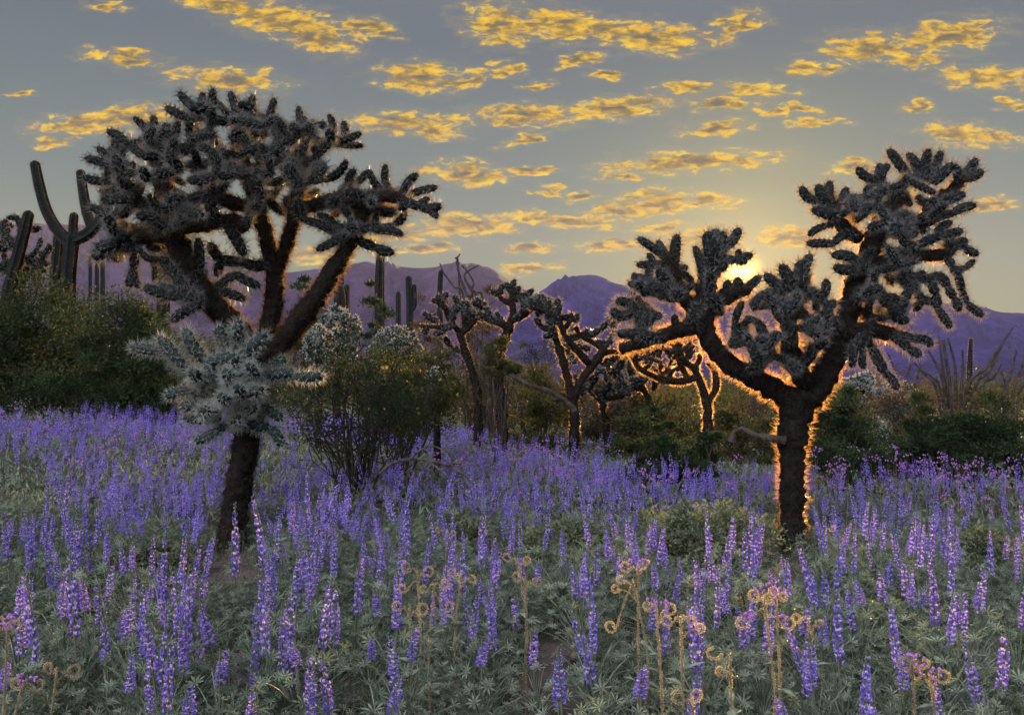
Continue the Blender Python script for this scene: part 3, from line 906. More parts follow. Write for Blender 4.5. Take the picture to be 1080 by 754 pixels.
cholla((690, 440), 12.6, 'dark tangled cholla low behind the arching golden branch', [
    [(690, 440, 4.5, 0), (684, 420, 4, 0), (672, 400, 3.6, 0)], [(680, 412, 3.4, 0), (660, 405, 3, .1), (644, 392, 2.8, .1), (640, 378, 2.4, .1)],
    [(676, 404, 3.2, 0), (690, 392, 3, -.1), (706, 388, 2.6, -.1)], [(664, 405, 3, 0), (655, 418, 2.6, 0), (640, 420, 2.4, 0)]],
    [([(640, 380), (632, 370)], .1), ([(642, 386), (652, 376)], .1), ([(706, 388), (718, 380)], -.1), ([(640, 420), (628, 412)], 0), ([(672, 402), (664, 386)], 0)],
    [([(630, 375), (670, 372), (715, 382), (712, 410), (650, 420), (632, 400)], 40, -.5, .6)], seed=26, mats=('joint', 'spine'), **mid_kw)
cholla((640, 448), 13.4, 'dark arching cholla at the foot of the V shaped limbs', [
    [(640, 448, 4.2, 0), (636, 430, 4, 0), (646, 408, 3.4, 0)], [(638, 428, 3.2, 0), (622, 412, 3, .1), (606, 408, 2.6, .1), (596, 416, 2.4, .1)], [(644, 414, 3, 0), (660, 402, 2.8, 0), (672, 410, 2.4, 0)]],
    [([(596, 416), (588, 424)], .1), ([(612, 408), (606, 396)], .1), ([(646, 408), (640, 392)], 0), ([(672, 410), (680, 420)], 0)],
    [([(600, 400), (640, 388), (676, 400), (670, 425), (610, 425)], 30, -.5, .5)], seed=27, mats=('joint', 'spine'), **mid_kw)
gk = dict(mid_kw)
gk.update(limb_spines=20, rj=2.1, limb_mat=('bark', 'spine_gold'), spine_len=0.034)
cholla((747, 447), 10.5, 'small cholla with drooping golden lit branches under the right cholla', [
    [(747, 447, 6, 0), (745, 424, 5.5, 0), (738, 402, 5, 0), (733, 390, 5, 0), (731, 385, 4.5, 0)],
    [(735, 398, 4.6, 0), (720, 402, 4.2, 0), (704, 401, 4, 0), (688, 396, 3.6, -.1), (674, 388, 3.2, -.1), (666, 374, 3, -.1)],
    [(732, 388, 4, 0), (722, 381, 4, 0), (715, 370, 3.6, 0), (711, 357, 3, 0)],
    [(746, 424, 4.4, 0), (754, 412, 4, 0), (755, 398, 3.6, 0), (752, 386, 3, 0)],
    [(725, 399, 3.6, 0), (718, 385, 3.2, .1), (712, 372, 3, .1)],
    [(733, 388, 3.6, 0), (738, 378, 3.2, 0), (737, 374, 3, 0)],
    [(704, 400, 3, 0), (710, 390, 2.8, 0), (702, 392, 2.6, 0)]],
    [([(666, 374), (660, 368)], -.1), ([(702, 360), (696, 374), (697, 393)], .1, 2), ([(686, 364), (690, 374), (684, 387)], .1, 1.8), ([(674, 366), (671, 377), (676, 388)], .2, 1.8),
     ([(711, 358), (700, 354), (690, 356)], 0, 2.6), ([(711, 358), (716, 350), (724, 356)], 0, 2.6),
     ([(700, 354), (686, 360), (678, 366)], 0, 2.4), ([(716, 368), (728, 362), (732, 372)], .1, 2.4), ([(724, 380), (730, 370)], .1, 2.4), ([(752, 388), (758, 380)], 0, 2.4), ([(752, 388), (746, 382)], 0, 2.4), ([(715, 352), (706, 346)], 0, 2.4)],
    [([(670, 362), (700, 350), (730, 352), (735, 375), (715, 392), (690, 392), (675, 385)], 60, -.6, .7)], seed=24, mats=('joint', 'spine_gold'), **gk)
cholla((20, 330), 19.0, 'dense dark cholla bush at the far left edge behind the leaning saguaro', [
    [(20, 335, 6, 0), (20, 300, 5, 0), (18, 275, 5, 0)], [(20, 300, 4, 0), (8, 280, 4, 0), (0, 255, 3.5, 0)], [(20, 300, 4, 0), (38, 285, 4, 0), (48, 268, 3.5, 0)], [(18, 276, 4, 0), (20, 255, 3.5, 0), (22, 240, 3, 0)]],
    [([(22, 242), (15, 228)], 0), ([(20, 245), (28, 232)], 0), ([(4, 262), (2, 235)], 0), ([(10, 260), (6, 232)], 0), ([(45, 270), (52, 258)], 0)],
    [([(-12, 240), (10, 228), (30, 228), (50, 245), (58, 275), (40, 300), (0, 305), (-12, 290)], 70, -.5, .5)], seed=25, mats=('joint', 'spine'), **mid_kw)
pk = dict(sname='pale', lo='pale', limb_mat=('bark', 'spine'), limb_spines=0, spine_w=0.004, rj=3.0, mats=('joint_pale', 'spine_pale'), depth=.3, name='teddy_bear_cholla', joints_max=60, group='pale silvery chollas in the scrub')


def teddy(cx, cy, w2, h2, D, label, n, seed, **kw):
    q = dict(pk)
    cy, h2, n = cy + h2 * 0.9, h2 * 1.9, int(n * 1.7)
    q.update(kw)
    poly = [(cx + w2 * math.cos(a) * (1 if math.sin(a) > 0 else 1), cy - h2 * math.sin(a)) for a in np.linspace(0, 2 * math.pi, 18)[:-1]]
    base = cy + h2 * 1.1
    return cholla((cx, base), D, label, [[(cx, base, 4, 0), (cx, cy + h2 * 0.4, 4, 0), (cx, cy, 3.4, 0)],
                                         [(cx, cy + h2 * 0.5, 3, 0), (cx - w2 * 0.5, cy, 2.6, 0)], [(cx, cy + h2 * 0.5, 3, 0), (cx + w2 * 0.5, cy, 2.6, 0)]], [],
                  [(poly, n, -.5, .5)], seed=seed, **q)


teddy(356, 340, 26, 17, 14.5, 'silvery spreading cholla under the stubby saguaro, right of the dark leaning limb', 80, 31)
teddy(336, 358, 18, 13, 12.0, 'greenish pale cholla low in front of the silvery one, against the dark limb', 46, 32)
teddy(417, 357, 28, 14, 16.0, 'blue white cholla clump half way between the two saguaro columns', 90, 33, rj=2.5)
teddy(461, 391, 10, 6, 10.5, 'tiny pale cholla peeking out of the yellow flowered creosote', 24, 34, rj=2.2)
teddy(598, 352, 18, 12, 19.0, 'blurred pale cholla behind the bare V shaped limbs', 46, 35, rj=2.4)
teddy(905, 400, 20, 10, 17.0, 'pinkish grey cholla right of the forked trunk, below the hanging joints', 54, 36, rj=2.4)
teddy(945, 412, 24, 12, 15.0, 'pale cholla clump at the foot of the ocotillo', 60, 37, rj=2.6)
teddy(922, 447, 16, 8, 11.8, 'small pinkish cholla tucked between the green bushes at the right', 34, 38, rj=2.4)


# ------------------------------------------------------------------ saguaros
def saguaro(columns, D, label, ribs=14, fuzz=0.0, group='saguaros on the plain'):
    """columns: lists of (px,py,r); the first one is the trunk"""
    k = D / F
    b = P(columns[0][0][0], columns[0][0][1], D)
    loc = np.array([b[0], D, G(b[0], D)])
    root = empty('saguaro', tuple(loc), label, 'saguaro', group)
    rng = np.random.default_rng(int(D * 10))
    for ci, c in enumerate(columns):
        pts = [P(q[0], q[1], D) for q in c]
        rad = [q[2] * k for q in c]
        if ci == 0 and pts[0][2] > loc[2]:
            g0 = pts[0].copy()
            g0[2] = loc[2] - 0.1
            pts = [g0] + pts
            rad = [rad[0]] + rad
        sp, sr = smooth_path(pts, rad, 1.6 * k)
        # domed tip
        top = sp[-1]
        tn = unit(sp[-1] - sp[-2])
        ext = [top + tn * sr[-1] * q for q in (0.35, 0.65, 0.88)]
        sp = np.vstack([sp, ext])
        sr = np.concatenate([sr, sr[-1] * np.array([0.92, 0.70, 0.38])])
        v, t, n = tube(sp - loc, sr, ribs, 0, True, ribs=1)
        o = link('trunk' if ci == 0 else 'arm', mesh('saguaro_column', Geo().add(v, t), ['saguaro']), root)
        if D > 40:
            continue
        cnt = int(np.sum(np.linalg.norm(np.diff(sp, axis=0), axis=1)) / k * 14)
        idx = rng.integers(0, len(n) // ribs, cnt) * ribs + rng.integers(0, ribs // 2, cnt) * 2
        d = unit(n[idx] + rng.normal(size=(cnt, 3)) * 0.5 + np.array([0, 0, 0.3]))
        nv, nt = needles(v[idx], d, (1.3 + fuzz) * k * rng.uniform(0.5, 1.1, cnt), 0.16 * k, rng)
        link('spines', mesh('spines', Geo().add(nv, nt), ['spine_dark']), o)
    return root


saguaro([[(72, 300, 7), (74, 270, 7), (76, 252, 7)], [(74, 256, 6), (60, 242, 5.5), (49, 222, 5.2), (42, 198, 5), (37, 174, 4.6)],
         [(78, 254, 6), (94, 246, 6), (106, 232, 5.5), (111, 218, 5.2), (112, 206, 4.6)], [(98, 243, 5), (92, 226, 4.8), (88, 204, 4.6), (85, 183, 4.2)], [(77, 256, 4.6), (77, 240, 4.2), (78, 228, 4)]],
        24, 'many armed saguaro with one long arm curving up, left of the big cholla crown', fuzz=1.2)
saguaro([[(8, 325, 6.5), (14, 290, 6), (23, 255, 5.6), (30, 227, 5)]], 16.8, 'leaning armless saguaro column at the far left', fuzz=1.2)
saguaro([[(58, 300, 5), (60, 270, 5), (62, 250, 4.6)]], 26, 'short saguaro column close beside the many armed saguaro', fuzz=1.0)
saguaro([[(95, 300, 1.6), (95, 272, 1.5)]], 90, 'thin distant saguaro, leftmost of the three small ones below the cholla crown')
saguaro([[(102, 300, 1.9), (102, 276, 1.7)]], 80, 'thin distant saguaro, middle of the three small ones below the cholla crown')
saguaro([[(108, 304, 2.2), (108, 279, 2.0)]], 75, 'thin distant saguaro, rightmost of the three small ones below the cholla crown')
saguaro([[(172, 350, 6.5), (172, 300, 6.2), (172, 262, 5.8)]], 26, 'ribbed saguaro trunk partly hidden behind the thick left limb')
saguaro([[(400, 330, 5), (400, 300, 4.8), (401, 270, 4.2)]], 32, 'tall single saguaro reaching the sky right of the leaning limb')
saguaro([[(359, 345, 7.2), (359, 318, 7), (358, 305, 6.2)]], 34, 'stubby barrel shaped saguaro above the silvery cholla')
saguaro([[(359, 330, 3.2), (359, 300, 3.2), (359, 291, 3)]], 44, 'slim saguaro peeking out right behind the stubby one')
saguaro([[(366, 330, 2.4), (366, 302, 2.2)]], 50, 'short slim saguaro at the right shoulder of the stubby one')
saguaro([[(420, 340, 2.7), (420, 310, 2.5)]], 55, 'short saguaro just left of the twin columns')
saguaro([[(432, 345, 3.6), (432, 320, 3.5), (431, 294, 3.2)], [(433, 328, 2.4), (437, 322, 2.3), (437, 302, 2.1)]], 50, 'saguaro of twin columns, the right arm slightly lower')
saguaro([[(464, 330, 2.8), (464, 305, 2.6), (465, 287, 2.4)]], 52, 'slim saguaro beside the bare ocotillo stems')
saguaro([[(496, 345, 4.4), (496, 318, 4)]], 40, 'rounded saguaro stub behind the pale fringed cholla')
saguaro([[(668, 330, 2.8), (668, 292, 2.4)]], 60, 'slim saguaro against the sunset at the left edge of the right cholla')
saguaro([[(868, 400, 1.8), (868, 380, 1.6)]], 60, 'tiny saguaro low behind the right cholla trunk')
saguaro([[(1022, 420, 2.6), (1023, 385, 2.4), (1024, 358, 1.6)]], 28, 'dark spindly saguaro standing among the ocotillo stems')


# ------------------------------------------------------------------ wands, shrubs, dead wood
def wand_plant(name, label, D, stems, m='twig', cat='ocotillo', thorns=True, group=None):
    k = D / F
    bx = np.mean([s[0][0] for s in stems])
    b = P(bx, 420, D)
    loc = np.array([b[0], D, G(b[0], D)])
    root = empty(name, tuple(loc), label, cat, group)
    rng = np.random.default_rng(int(bx))
    for s in stems:
        dz = rng.uniform(-.4, .4)
        pts = [P(q[0], q[1], D + dz) for q in s]
        if pts[0][2] > loc[2]:
            pts = [loc + np.array([(pts[0][0] - loc[0]) * 0.4, dz * 0.3, -0.05])] + pts
            rr = [s[0][2]] + [q[2] for q in s]
        else:
            rr = [q[2] for q in s]
        sp, sr = smooth_path(pts, np.array(rr) * k * 0.95, 2.5 * k)
        v, t, n = tube(sp - loc, sr, 6, 0.15, True, rng=rng)
        ge = Geo().add(v, t, 0)
        if thorns:
            cnt = len(sp) * 5
            idx = rng.integers(0, len(n), cnt)
            nv, nt = needles(v[idx], unit(n[idx] + rng.normal(size=(cnt, 3)) * .5), 2.2 * k * rng.uniform(.4, 1, cnt), 0.3 * k, rng)
            ge.add(nv, nt, 0)
        link('stem', mesh('stem', ge, [m]), root)
    return root


wand_plant('ocotillo', 'fan of dark ocotillo wands against the violet mountain at the right', 13.5, [
    [(996, 410, 1.6), (988, 385, 1.4), (979, 370, 1)], [(998, 412, 1.6), (994, 385, 1.3), (990, 354, .9)], [(1002, 410, 1.9), (998, 380, 1.6), (995, 359, 1.2)], [(1008, 410, 1.8), (1007, 385, 1.4), (1000, 357, .9)],
    [(1014, 410, 1.5), (1016, 388, 1.2), (1015, 369, .8)], [(1020, 410, 1.7), (1040, 388, 1.7), (1052, 370, 1.3), (1068, 346, .6)], [(1028, 410, 1.6), (1043, 392, 1.5), (1056, 366, .9)], [(1034, 412, 1.5), (1048, 398, 1.3), (1056, 384, .9)],
    [(988, 412, 1.2), (975, 395, 1), (962, 380, .7)], [(992, 412, 1.2), (983, 398, 1), (974, 392, .7)]])
wand_plant('ocotillo', 'sparse thin ocotillo wands at the right edge of the picture', 12.0, [
    [(1062, 420, 1.4), (1066, 395, 1.2), (1072, 370, .8)], [(1068, 420, 1.4), (1076, 392, 1.2), (1086, 366, .8)], [(1058, 420, 1.2), (1060, 405, 1), (1056, 392, .7)], [(1074, 420, 1.2), (1084, 400, 1), (1094, 385, .7)]])
wand_plant('ocotillo', 'low scattered ocotillo wands left of the big fan', 18.0, [
    [(950, 410, 1.2), (944, 390, 1), (936, 372, .7)], [(956, 410, 1.2), (958, 392, 1), (961, 384, .7)], [(965, 410, 1.2), (968, 395, 1), (972, 384, .7)], [(945, 410, 1), (938, 398, .8), (930, 392, .6)]])
wand_plant('ocotillo', 'bare crooked ocotillo stems above the pale fringed cholla', 16.0, [
    [(497, 330, 1.9), (492, 310, 1.8), (485, 292, 1.5), (482, 275, 1.1), (485, 268, .8)], [(484, 290, 1.2), (480, 272, .8)], [(503, 325, 1.6), (496, 305, 1.4), (490, 290, 1.1), (504, 280, .8)], [(490, 322, 1.3), (478, 302, 1.2), (468, 288, 1), (464, 278, .7)],
    [(498, 318, 1.4), (500, 300, 1.1), (494, 288, .9), (487, 280, .7)], [(510, 325, 1.2), (500, 308, 1), (491, 296, .8)]], thorns=False)


def shrub(name, label, cx, D, w2, top_py, leafm, nclump, nleaf, lsize, seed, stems=14, stem_r=0.010, low=0.15, extra=None, cat='shrub', group=None, stem_m='twig', spread_y=0.8, hollow=0.0, base_dx=0.0):
    """w2: half width in photo pixels, top_py: photo row of the top"""
    rng = np.random.default_rng(seed)
    k = D / F
    c = P(cx, 400, D)
    loc = np.array([c[0], D, G(c[0], D)])
    h = P(cx, top_py, D)[2] - loc[2]
    wr = w2 * k
    root = empty(name, tuple(loc), label, cat, group)
    # clump centres in an uneven dome
    cen = []
    while len(cen) < nclump:
        q = rng.uniform(-1, 1, 3)
        q[2] = rng.uniform(0, 1)
        rr = math.sqrt(q[0] ** 2 + q[1] ** 2)
        lim = (1 - q[2] ** 2.4) ** 0.5 * (0.78 + 0.22 * math.sin(3 * math.atan2(q[1], q[0]) + seed) + 0.26 * rng.normal())
        if rr > lim or (rr < hollow * lim and q[2] < 0.7):
            continue
        zz = low + (1 - low) * q[2]
        cen.append(np.array([q[0] * wr, q[1] * wr * spread_y, zz * h]))
    cen = np.array(cen)
    st = Geo()
    tips = cen[rng.permutation(len(cen))[:stems]]
    for tp in tips:
        b0 = np.array([rng.normal() * 0.06 + base_dx, rng.normal() * 0.06, -0.03])
        midp = b0 + (tp - b0) * np.array([0.35, 0.35, 0.55]) + rng.normal(size=3) * 0.05 * h
        sp, sr = smooth_path([b0, midp, tp], np.array([1.0, 0.7, 0.3]) * stem_r * rng.uniform(0.7, 1.3), max(0.05, h / 9))
        v, t, n = tube(sp, sr, 5, 0.1, True, rng=rng)
        st.add(v, t)
        for _ in range(3):
            e = sp[rng.integers(len(sp) // 3, len(sp))]
            near = cen[int(np.argmin(np.linalg.norm(cen - e - rng.normal(size=3) * 0.2 * h, axis=1)))]
            sp2, sr2 = smooth_path([e, (e + near) / 2 + rng.normal(size=3) * 0.04 * h, near], np.array([0.5, 0.4, 0.2]) * stem_r, max(0.06, h / 6))
            v, t, n = tube(sp2, sr2, 4, 0, True)
            st.add(v, t)
    link('branches', mesh('branches', st, [stem_m]), root)
    per = nleaf // nclump
    ids = np.repeat(np.arange(nclump), per)
    cs = rng.uniform(0.5, 1.3, nclump) * min(wr, h) * 0.13
    off = rng.normal(size=(len(ids), 3)) * cs[ids][:, None] * np.array([1.15, 1.0, 0.72])
    pos = cen[ids] + off
    pos[:, 2] = np.maximum(pos[:, 2], 0.02)
    d = unit(off + np.array([0, 0, 0.12]) * h * 0.4 + rng.normal(size=off.shape) * cs[ids][:, None])
    nn = unit(rng.normal(size=off.shape) + np.array([0, 0, 0.8]))
    v, t = leaf_block(pos, d, nn, lsize * 1.35 * rng.uniform(.6, 1.3, len(ids)), lsize * 0.75 * rng.uniform(.7, 1.2, len(ids)), rng)
    link('foliage', mesh('foliage', Geo().add(v, t), [leafm]), root)
    if extra:
        em, en, es = extra
        ii = rng.integers(0, len(pos), en)
        e0 = pos[ii] + rng.normal(size=(en, 3)) * 0.02
        for q in range(en):
            ge = Geo()
            for a in range(5):
                dd = np.array([[math.cos(a * 1.257 + q), -0.4, math.sin(a * 1.257 + q)]])
                v, t = leaf_block(np.zeros((1, 3)), dd, np.array([[0, -1.0, 0.2]]), es, es * 0.6, rng)
                ge.add(v, t)
            link('flower', mesh('flower', ge, [em]), root, tuple(e0[q]))
    return root


bushes = 'dark desert bushes behind the flower field'
shrub('creosote_bush', 'broad dark green bush filling the left edge below the saguaros', 45, 15.5, 95, 292, 'leaf_dark', 110, 30000, 0.045, 41, 22, group=bushes)
shrub('creosote_bush', 'dark green bush below the left end of the big cholla crown', 128, 14.5, 62, 312, 'leaf_dark', 80, 20000, 0.042, 42, 18, group=bushes)
shrub('creosote_bush', 'low dark bush behind the pale low joints of the left cholla', 195, 15.5, 60, 352, 'leaf_dark', 40, 7000, 0.042, 43, 12, group=bushes)
shrub('creosote_bush', 'open creosote bush with bare dark stems just right of the left cholla trunk', 378, 8.6, 90, 348, 'leaf_dark', 60, 6500, 0.024, 44, 34, 0.012, low=0.36, group=bushes, hollow=0.2)
shrub('creosote_bush', 'creosote bush with yellow flowers below the pale fringed cholla', 440, 9.6, 52, 365, 'leaf_olive', 46, 6500, 0.026, 45, 16, 0.010, low=0.4, extra=('yellow', 42, 0.022), group=bushes, base_dx=-0.2)
shrub('mesquite_shrub', 'small leafy tree shrub in front of the tall single saguaro', 398, 19.0, 22, 292, 'leaf_dark', 26, 2600, 0.06, 46, 10, 0.02, low=0.3, group=bushes)
shrub('mesquite_shrub', 'dark leafy shrub in the gap between the two leaning limbs of the left cholla', 322, 17.0, 26, 292, 'leaf_dark', 24, 2600, 0.055, 47, 10, 0.02, low=0.2, group=bushes)
shrub('round_topped_shrub', 'olive round topped shrub wrapped around the stout cholla trunk', 526, 11.6, 23, 358, 'leaf_olive', 22, 3600, 0.03, 48, 8, 0.012, low=0.72, group=bushes)
shrub('bare_shrub', 'brown twiggy shrub left of the ocotillo stems', 446, 24.0, 22, 305, 'scrub', 26, 1800, 0.06, 49, 20, 0.014, low=0.2, group=bushes)
shrub('bare_shrub', 'brown twiggy shrub right behind the ocotillo stems', 512, 24.0, 20, 296, 'scrub', 24, 1600, 0.06, 50, 20, 0.014, low=0.2, group=bushes)
shrub('green_bush', 'olive bush below the bare V shaped limbs', 575, 13.6, 46, 385, 'leaf_olive', 30, 4200, 0.042, 51, 10, group=bushes)
shrub('green_bush', 'brownish bush behind the V shaped limbs', 655, 15.0, 46, 372, 'scrub', 34, 4600, 0.045, 52, 12, group=bushes)
shrub('green_bush', 'brown sunlit bush behind the golden drooping cholla', 705, 12.8, 60, 412, 'leaf_olive', 34, 5000, 0.04, 53, 12, group=bushes)
shrub('green_bush', 'dark bush between the golden drooping cholla and the forked trunk', 790, 11.5, 46, 424, 'leaf_olive', 30, 4600, 0.036, 54, 12, group=bushes)
shrub('green_bush', 'low dark green bush at the left of the golden cholla trunk', 688, 9.0, 38, 432, 'leaf_dark', 32, 6000, 0.028, 55, 10, group=bushes)
shrub('green_bush', 'small dark bush just left of the forked cholla trunk', 742, 9.2, 30, 450, 'leaf_dark', 24, 4000, 0.028, 56, 8, group=bushes)
shrub('green_bush', 'grey green bush right of the forked cholla trunk', 884, 10.4, 44, 408, 'leaf_dark', 38, 10000, 0.03, 57, 12, group=bushes)
shrub('green_bush', 'low dark bush at the foot of the grey green bush', 900, 9.6, 40, 452, 'leaf_dark', 26, 4500, 0.028, 58, 8, group=bushes)
shrub('green_bush', 'olive bush in front of the ocotillo fan', 978, 10.6, 50, 414, 'leaf_dark', 46, 12000, 0.03, 59, 12, group=bushes)
shrub('green_bush', 'dark olive bush at the right edge of the field', 1052, 10.3, 54, 416, 'leaf_dark', 46, 12000, 0.03, 60, 12, group=bushes)
shrub('green_bush', 'dark bush low in the field at the far right', 1018, 9.2, 20, 474, 'leaf_dark', 14, 2200, 0.024, 61, 6, group=bushes)
mounds = 'grey green mounds among the lupines'
shrub('brittlebush', 'grey green brittlebush mound left of the curly stalks', 600, 5.6, 66, 548, 'leaf_grey', 44, 7500, 0.022, 62, 14, 0.006, group=mounds)
shrub('brittlebush', 'broad green brittlebush mound left of the forked cholla trunk', 736, 5.9, 74, 536, 'leaf_grey', 60, 9000, 0.022, 63, 18, 0.006, group=mounds)
shrub('brittlebush', 'low green mound left of the left cholla trunk', 148, 5.5, 44, 572, 'leaf_grey', 34, 5200, 0.022, 64, 12, 0.006, group=mounds)
shrub('brittlebush', 'small green mound near the lower right corner', 930, 3.9, 60, 640, 'leaf_lupine', 40, 6000, 0.020, 65, 12, 0.004, group=mounds)
shrub('brittlebush', 'low green mound at the right edge in front of the field', 1040, 5.6, 40, 560, 'leaf_grey', 26, 3600, 0.022, 66, 8, 0.005, group=mounds)
shrub('brittlebush', 'grey green mound between the creosote stems and the middle of the field', 470, 6.2, 46, 545, 'leaf_grey', 30, 4200, 0.022, 67, 10, 0.006, group=mounds)

for q, (bx_, D_, w_, tp_, lm_, lab_) in enumerate([
        (452, 15.0, 40, 345, 'scrub', 'dense bare brush below the pale fringed cholla'), (515, 15.5, 44, 340, 'scrub', 'tangled dry brush behind the stout cholla trunk'),
        (560, 16.5, 44, 350, 'leaf_olive', 'tangled brush left behind the V shaped limbs'), (630, 17.0, 50, 352, 'scrub', 'wispy dry brush inside the V of bare limbs'),
        (690, 14.0, 44, 404, 'scrub', 'wispy brush under the arching branch of the golden cholla'), (742, 14.5, 44, 408, 'leaf_olive', 'dry brush behind the golden cholla trunk'),
        (800, 15.0, 44, 380, 'scrub', 'dry brush left behind the forked trunk'), (280, 17.0, 40, 335, 'leaf_dark', 'dark brush between the limbs of the left cholla'),
        (405, 13.0, 40, 360, 'leaf_dark', 'dark brush below the blue white cholla clump'), (880, 14.0, 40, 398, 'scrub', 'pale dry brush right behind the forked trunk'),
        (955, 13.0, 46, 402, 'scrub', 'dry brush around the foot of the ocotillo fan'), (1040, 13.5, 50, 404, 'scrub', 'dry brush behind the bush at the right edge')]):
    shrub('bare_shrub', lab_, bx_, D_, w_, tp_, lm_, 54, 4200, 0.026, 200 + q, 70, 0.010, low=0.12, group='wispy brush in the middle distance')
db = [P(q[0], q[1], 11.4) for q in ((537, 395), (548, 401), (560, 407), (580, 413), (598, 424), (606, 434))]
sp, sr = smooth_path(db, np.array([1.2, 2.0, 2.2, 2.6, 2.8, 3.2]) * .0115, .05)
v_, t_, n_ = tube(sp, sr, 8, .1, rng=R)
tag(link('dead_branch', mesh('dead_branch', Geo().add(v_, t_), ['twig'])), 'dark dead branch slanting down between the stout cholla and the V shaped one', 'branch')
ab = [P(q[0], q[1], 7.6) for q in ((400, 500), (415, 488), (440, 484), (470, 490), (492, 502), (515, 522))]
sp, sr = smooth_path(ab, np.array([2, 2, 1.8, 1.6, 1.2, .8]) * .0076, .04)
v_, t_, n_ = tube(sp, sr, 6, .1, rng=R)
ge = Geo().add(v_, t_)
for q in ((430, 486, 452, 470, 470, 476), (450, 485, 470, 500, 488, 516), (470, 490, 492, 488, 510, 497)):
    s2, r2 = smooth_path([P(q[0], q[1], 7.6), P(q[2], q[3], 7.5), P(q[4], q[5], 7.45)], np.array([1.2, 1, .6]) * .0076, .04)
    v_, t_, n_ = tube(s2, r2, 5, .1, rng=R)
    ge.add(v_, t_)
tag(link('fallen_branch', mesh('fallen_branch', ge, ['twig_grey'])), 'arched bare fallen branch at the right foot of the creosote bush', 'branch')

# far scrub on the plain, too many to count
rng = np.random.default_rng(77)
ge = Geo()
nb = 1500
D = 20 * (170 / 20.0) ** rng.uniform(0, 1, nb)
X = (rng.uniform(-0.75, 0.75, nb)) * D
hh = rng.uniform(0.5, 1.5, nb)
gzv = gz(X, D)
for x_, d_, h_, z_ in zip(X, D, hh, gzv):
    n = 60 if d_ > 60 else 130
    off = rng.normal(size=(n, 3)) * np.array([.5, .5, .3]) * h_
    pos = np.array([x_, d_, z_ + h_ * 0.45]) + off
    pos[:, 2] = np.maximum(pos[:, 2], z_)
    s = 0.0026 * d_ + 0.04
    v, t = leaf_block(pos, unit(off + np.array([0, 0, .3])), rng.normal(size=(n, 3)), s * rng.uniform(.6, 1.3, n), s * .6, rng)
    ge.add(v, t, int(rng.integers(0, 2)))
tag(link('desert_scrub', mesh('desert_scrub', ge, ['scrub', 'leaf_dark'])), 'brown and green scrub far out on the plain', kind='stuff')


# ------------------------------------------------------------------ lupines
def blob(c, d, L, Wd):
    """little eight-sided pods (octahedra)"""
    n = len(c)
    d = unit(d)
    a = np.where(np.abs(d[:, 2:3]) < 0.9, np.array([[0, 0, 1.0]]), np.array([[1.0, 0, 0]]))
    x = unit(np.cross(a, d))
    y = np.cross(d, x)
    L = np.broadcast_to(np.asarray(L, float), (n,))[:, None]
    Wd = np.broadcast_to(np.asarray(Wd, float), (n,))[:, None]
    m = c + d * L * 0.55
    V = np.stack([c, m + x * Wd * .6, m + y * Wd, m - x * Wd * .6, m - y * Wd, c + d * L], 1).reshape(-1, 3)
    o = np.arange(n)[:, None] * 6
    T = np.concatenate([o + np.array([q]) for q in ([0, 2, 1], [0, 3, 2], [0, 4, 3], [0, 1, 4], [5, 1, 2], [5, 2, 3], [5, 3, 4], [5, 4, 1])])
    return V, T


def spike_geo(rng, L=0.24, whorls=15, per=7, R0=0.024, fl=0.0152, lo=False):
    """a flower spike of length L from z=0 up; slots petal, light, pink, bud, stem"""
    ge = Geo()
    lean = rng.normal(size=2) * 0.012
    zs = (np.arange(whorls) + rng.uniform(-.25, .25, whorls)) / whorls
    for wi, z in enumerate(zs):
        t = max(z, 0)
        size = np.interp(t, [0, .12, .5, .82, 1], [.85, 1.0, .90, .52, .28])
        n = max(3, int(per * (1 if t < .8 else .8)))
        keep = rng.uniform(size=n) > (0.5 if t < .12 else 0.20)
        ang = rng.uniform(0, 6.28) + np.arange(n) * 6.283 / n + rng.normal(size=n) * .2
        ang = ang[keep]
        n = len(ang)
        if n == 0:
            continue
        out = np.stack([np.cos(ang), np.sin(ang), np.zeros(n)], 1)
        c0 = np.array([lean[0] * t * t, lean[1] * t * t, t * L]) + rng.normal(size=(n, 3)) * [0, 0, .0035]
        if t > .86:
            v, tr = blob(c0 + out * R0 * size * .3, out + np.array([0, 0, 1.6]), fl * .7 * size + .003, fl * .28 * size + .001)
            ge.add(v, tr, 3)
            continue
        d = out + np.array([0, 0, .25]) + rng.normal(size=(n, 3)) * .25
        v, tr = blob(c0 + out * R0 * size * .30, d, fl * size * 1.05, fl * .42 * size)
        ge.add(v, tr, 0)
        if not lo:
            # upright banner with a pale face
            bc = c0 + out * R0 * size * .55 + np.array([0, 0, .003])
            side = np.stack([-np.sin(ang), np.cos(ang), np.zeros(n)], 1)
            up = unit(out * .35 + np.array([0, 0, 1.0]) + rng.normal(size=(n, 3)) * .2)
            ms = np.where(rng.uniform(size=n) < .30, 2, np.where(rng.uniform(size=n) < .6, 1, 0))
            for sg in (-1, 1):
                v, tr = leaf_block(bc, up + side * .45 * sg, out, fl * .85 * size, fl * .55 * size, rng, .2)
                ge.add(v, tr, np.concatenate([ms, ms]))
    return ge.arrays()


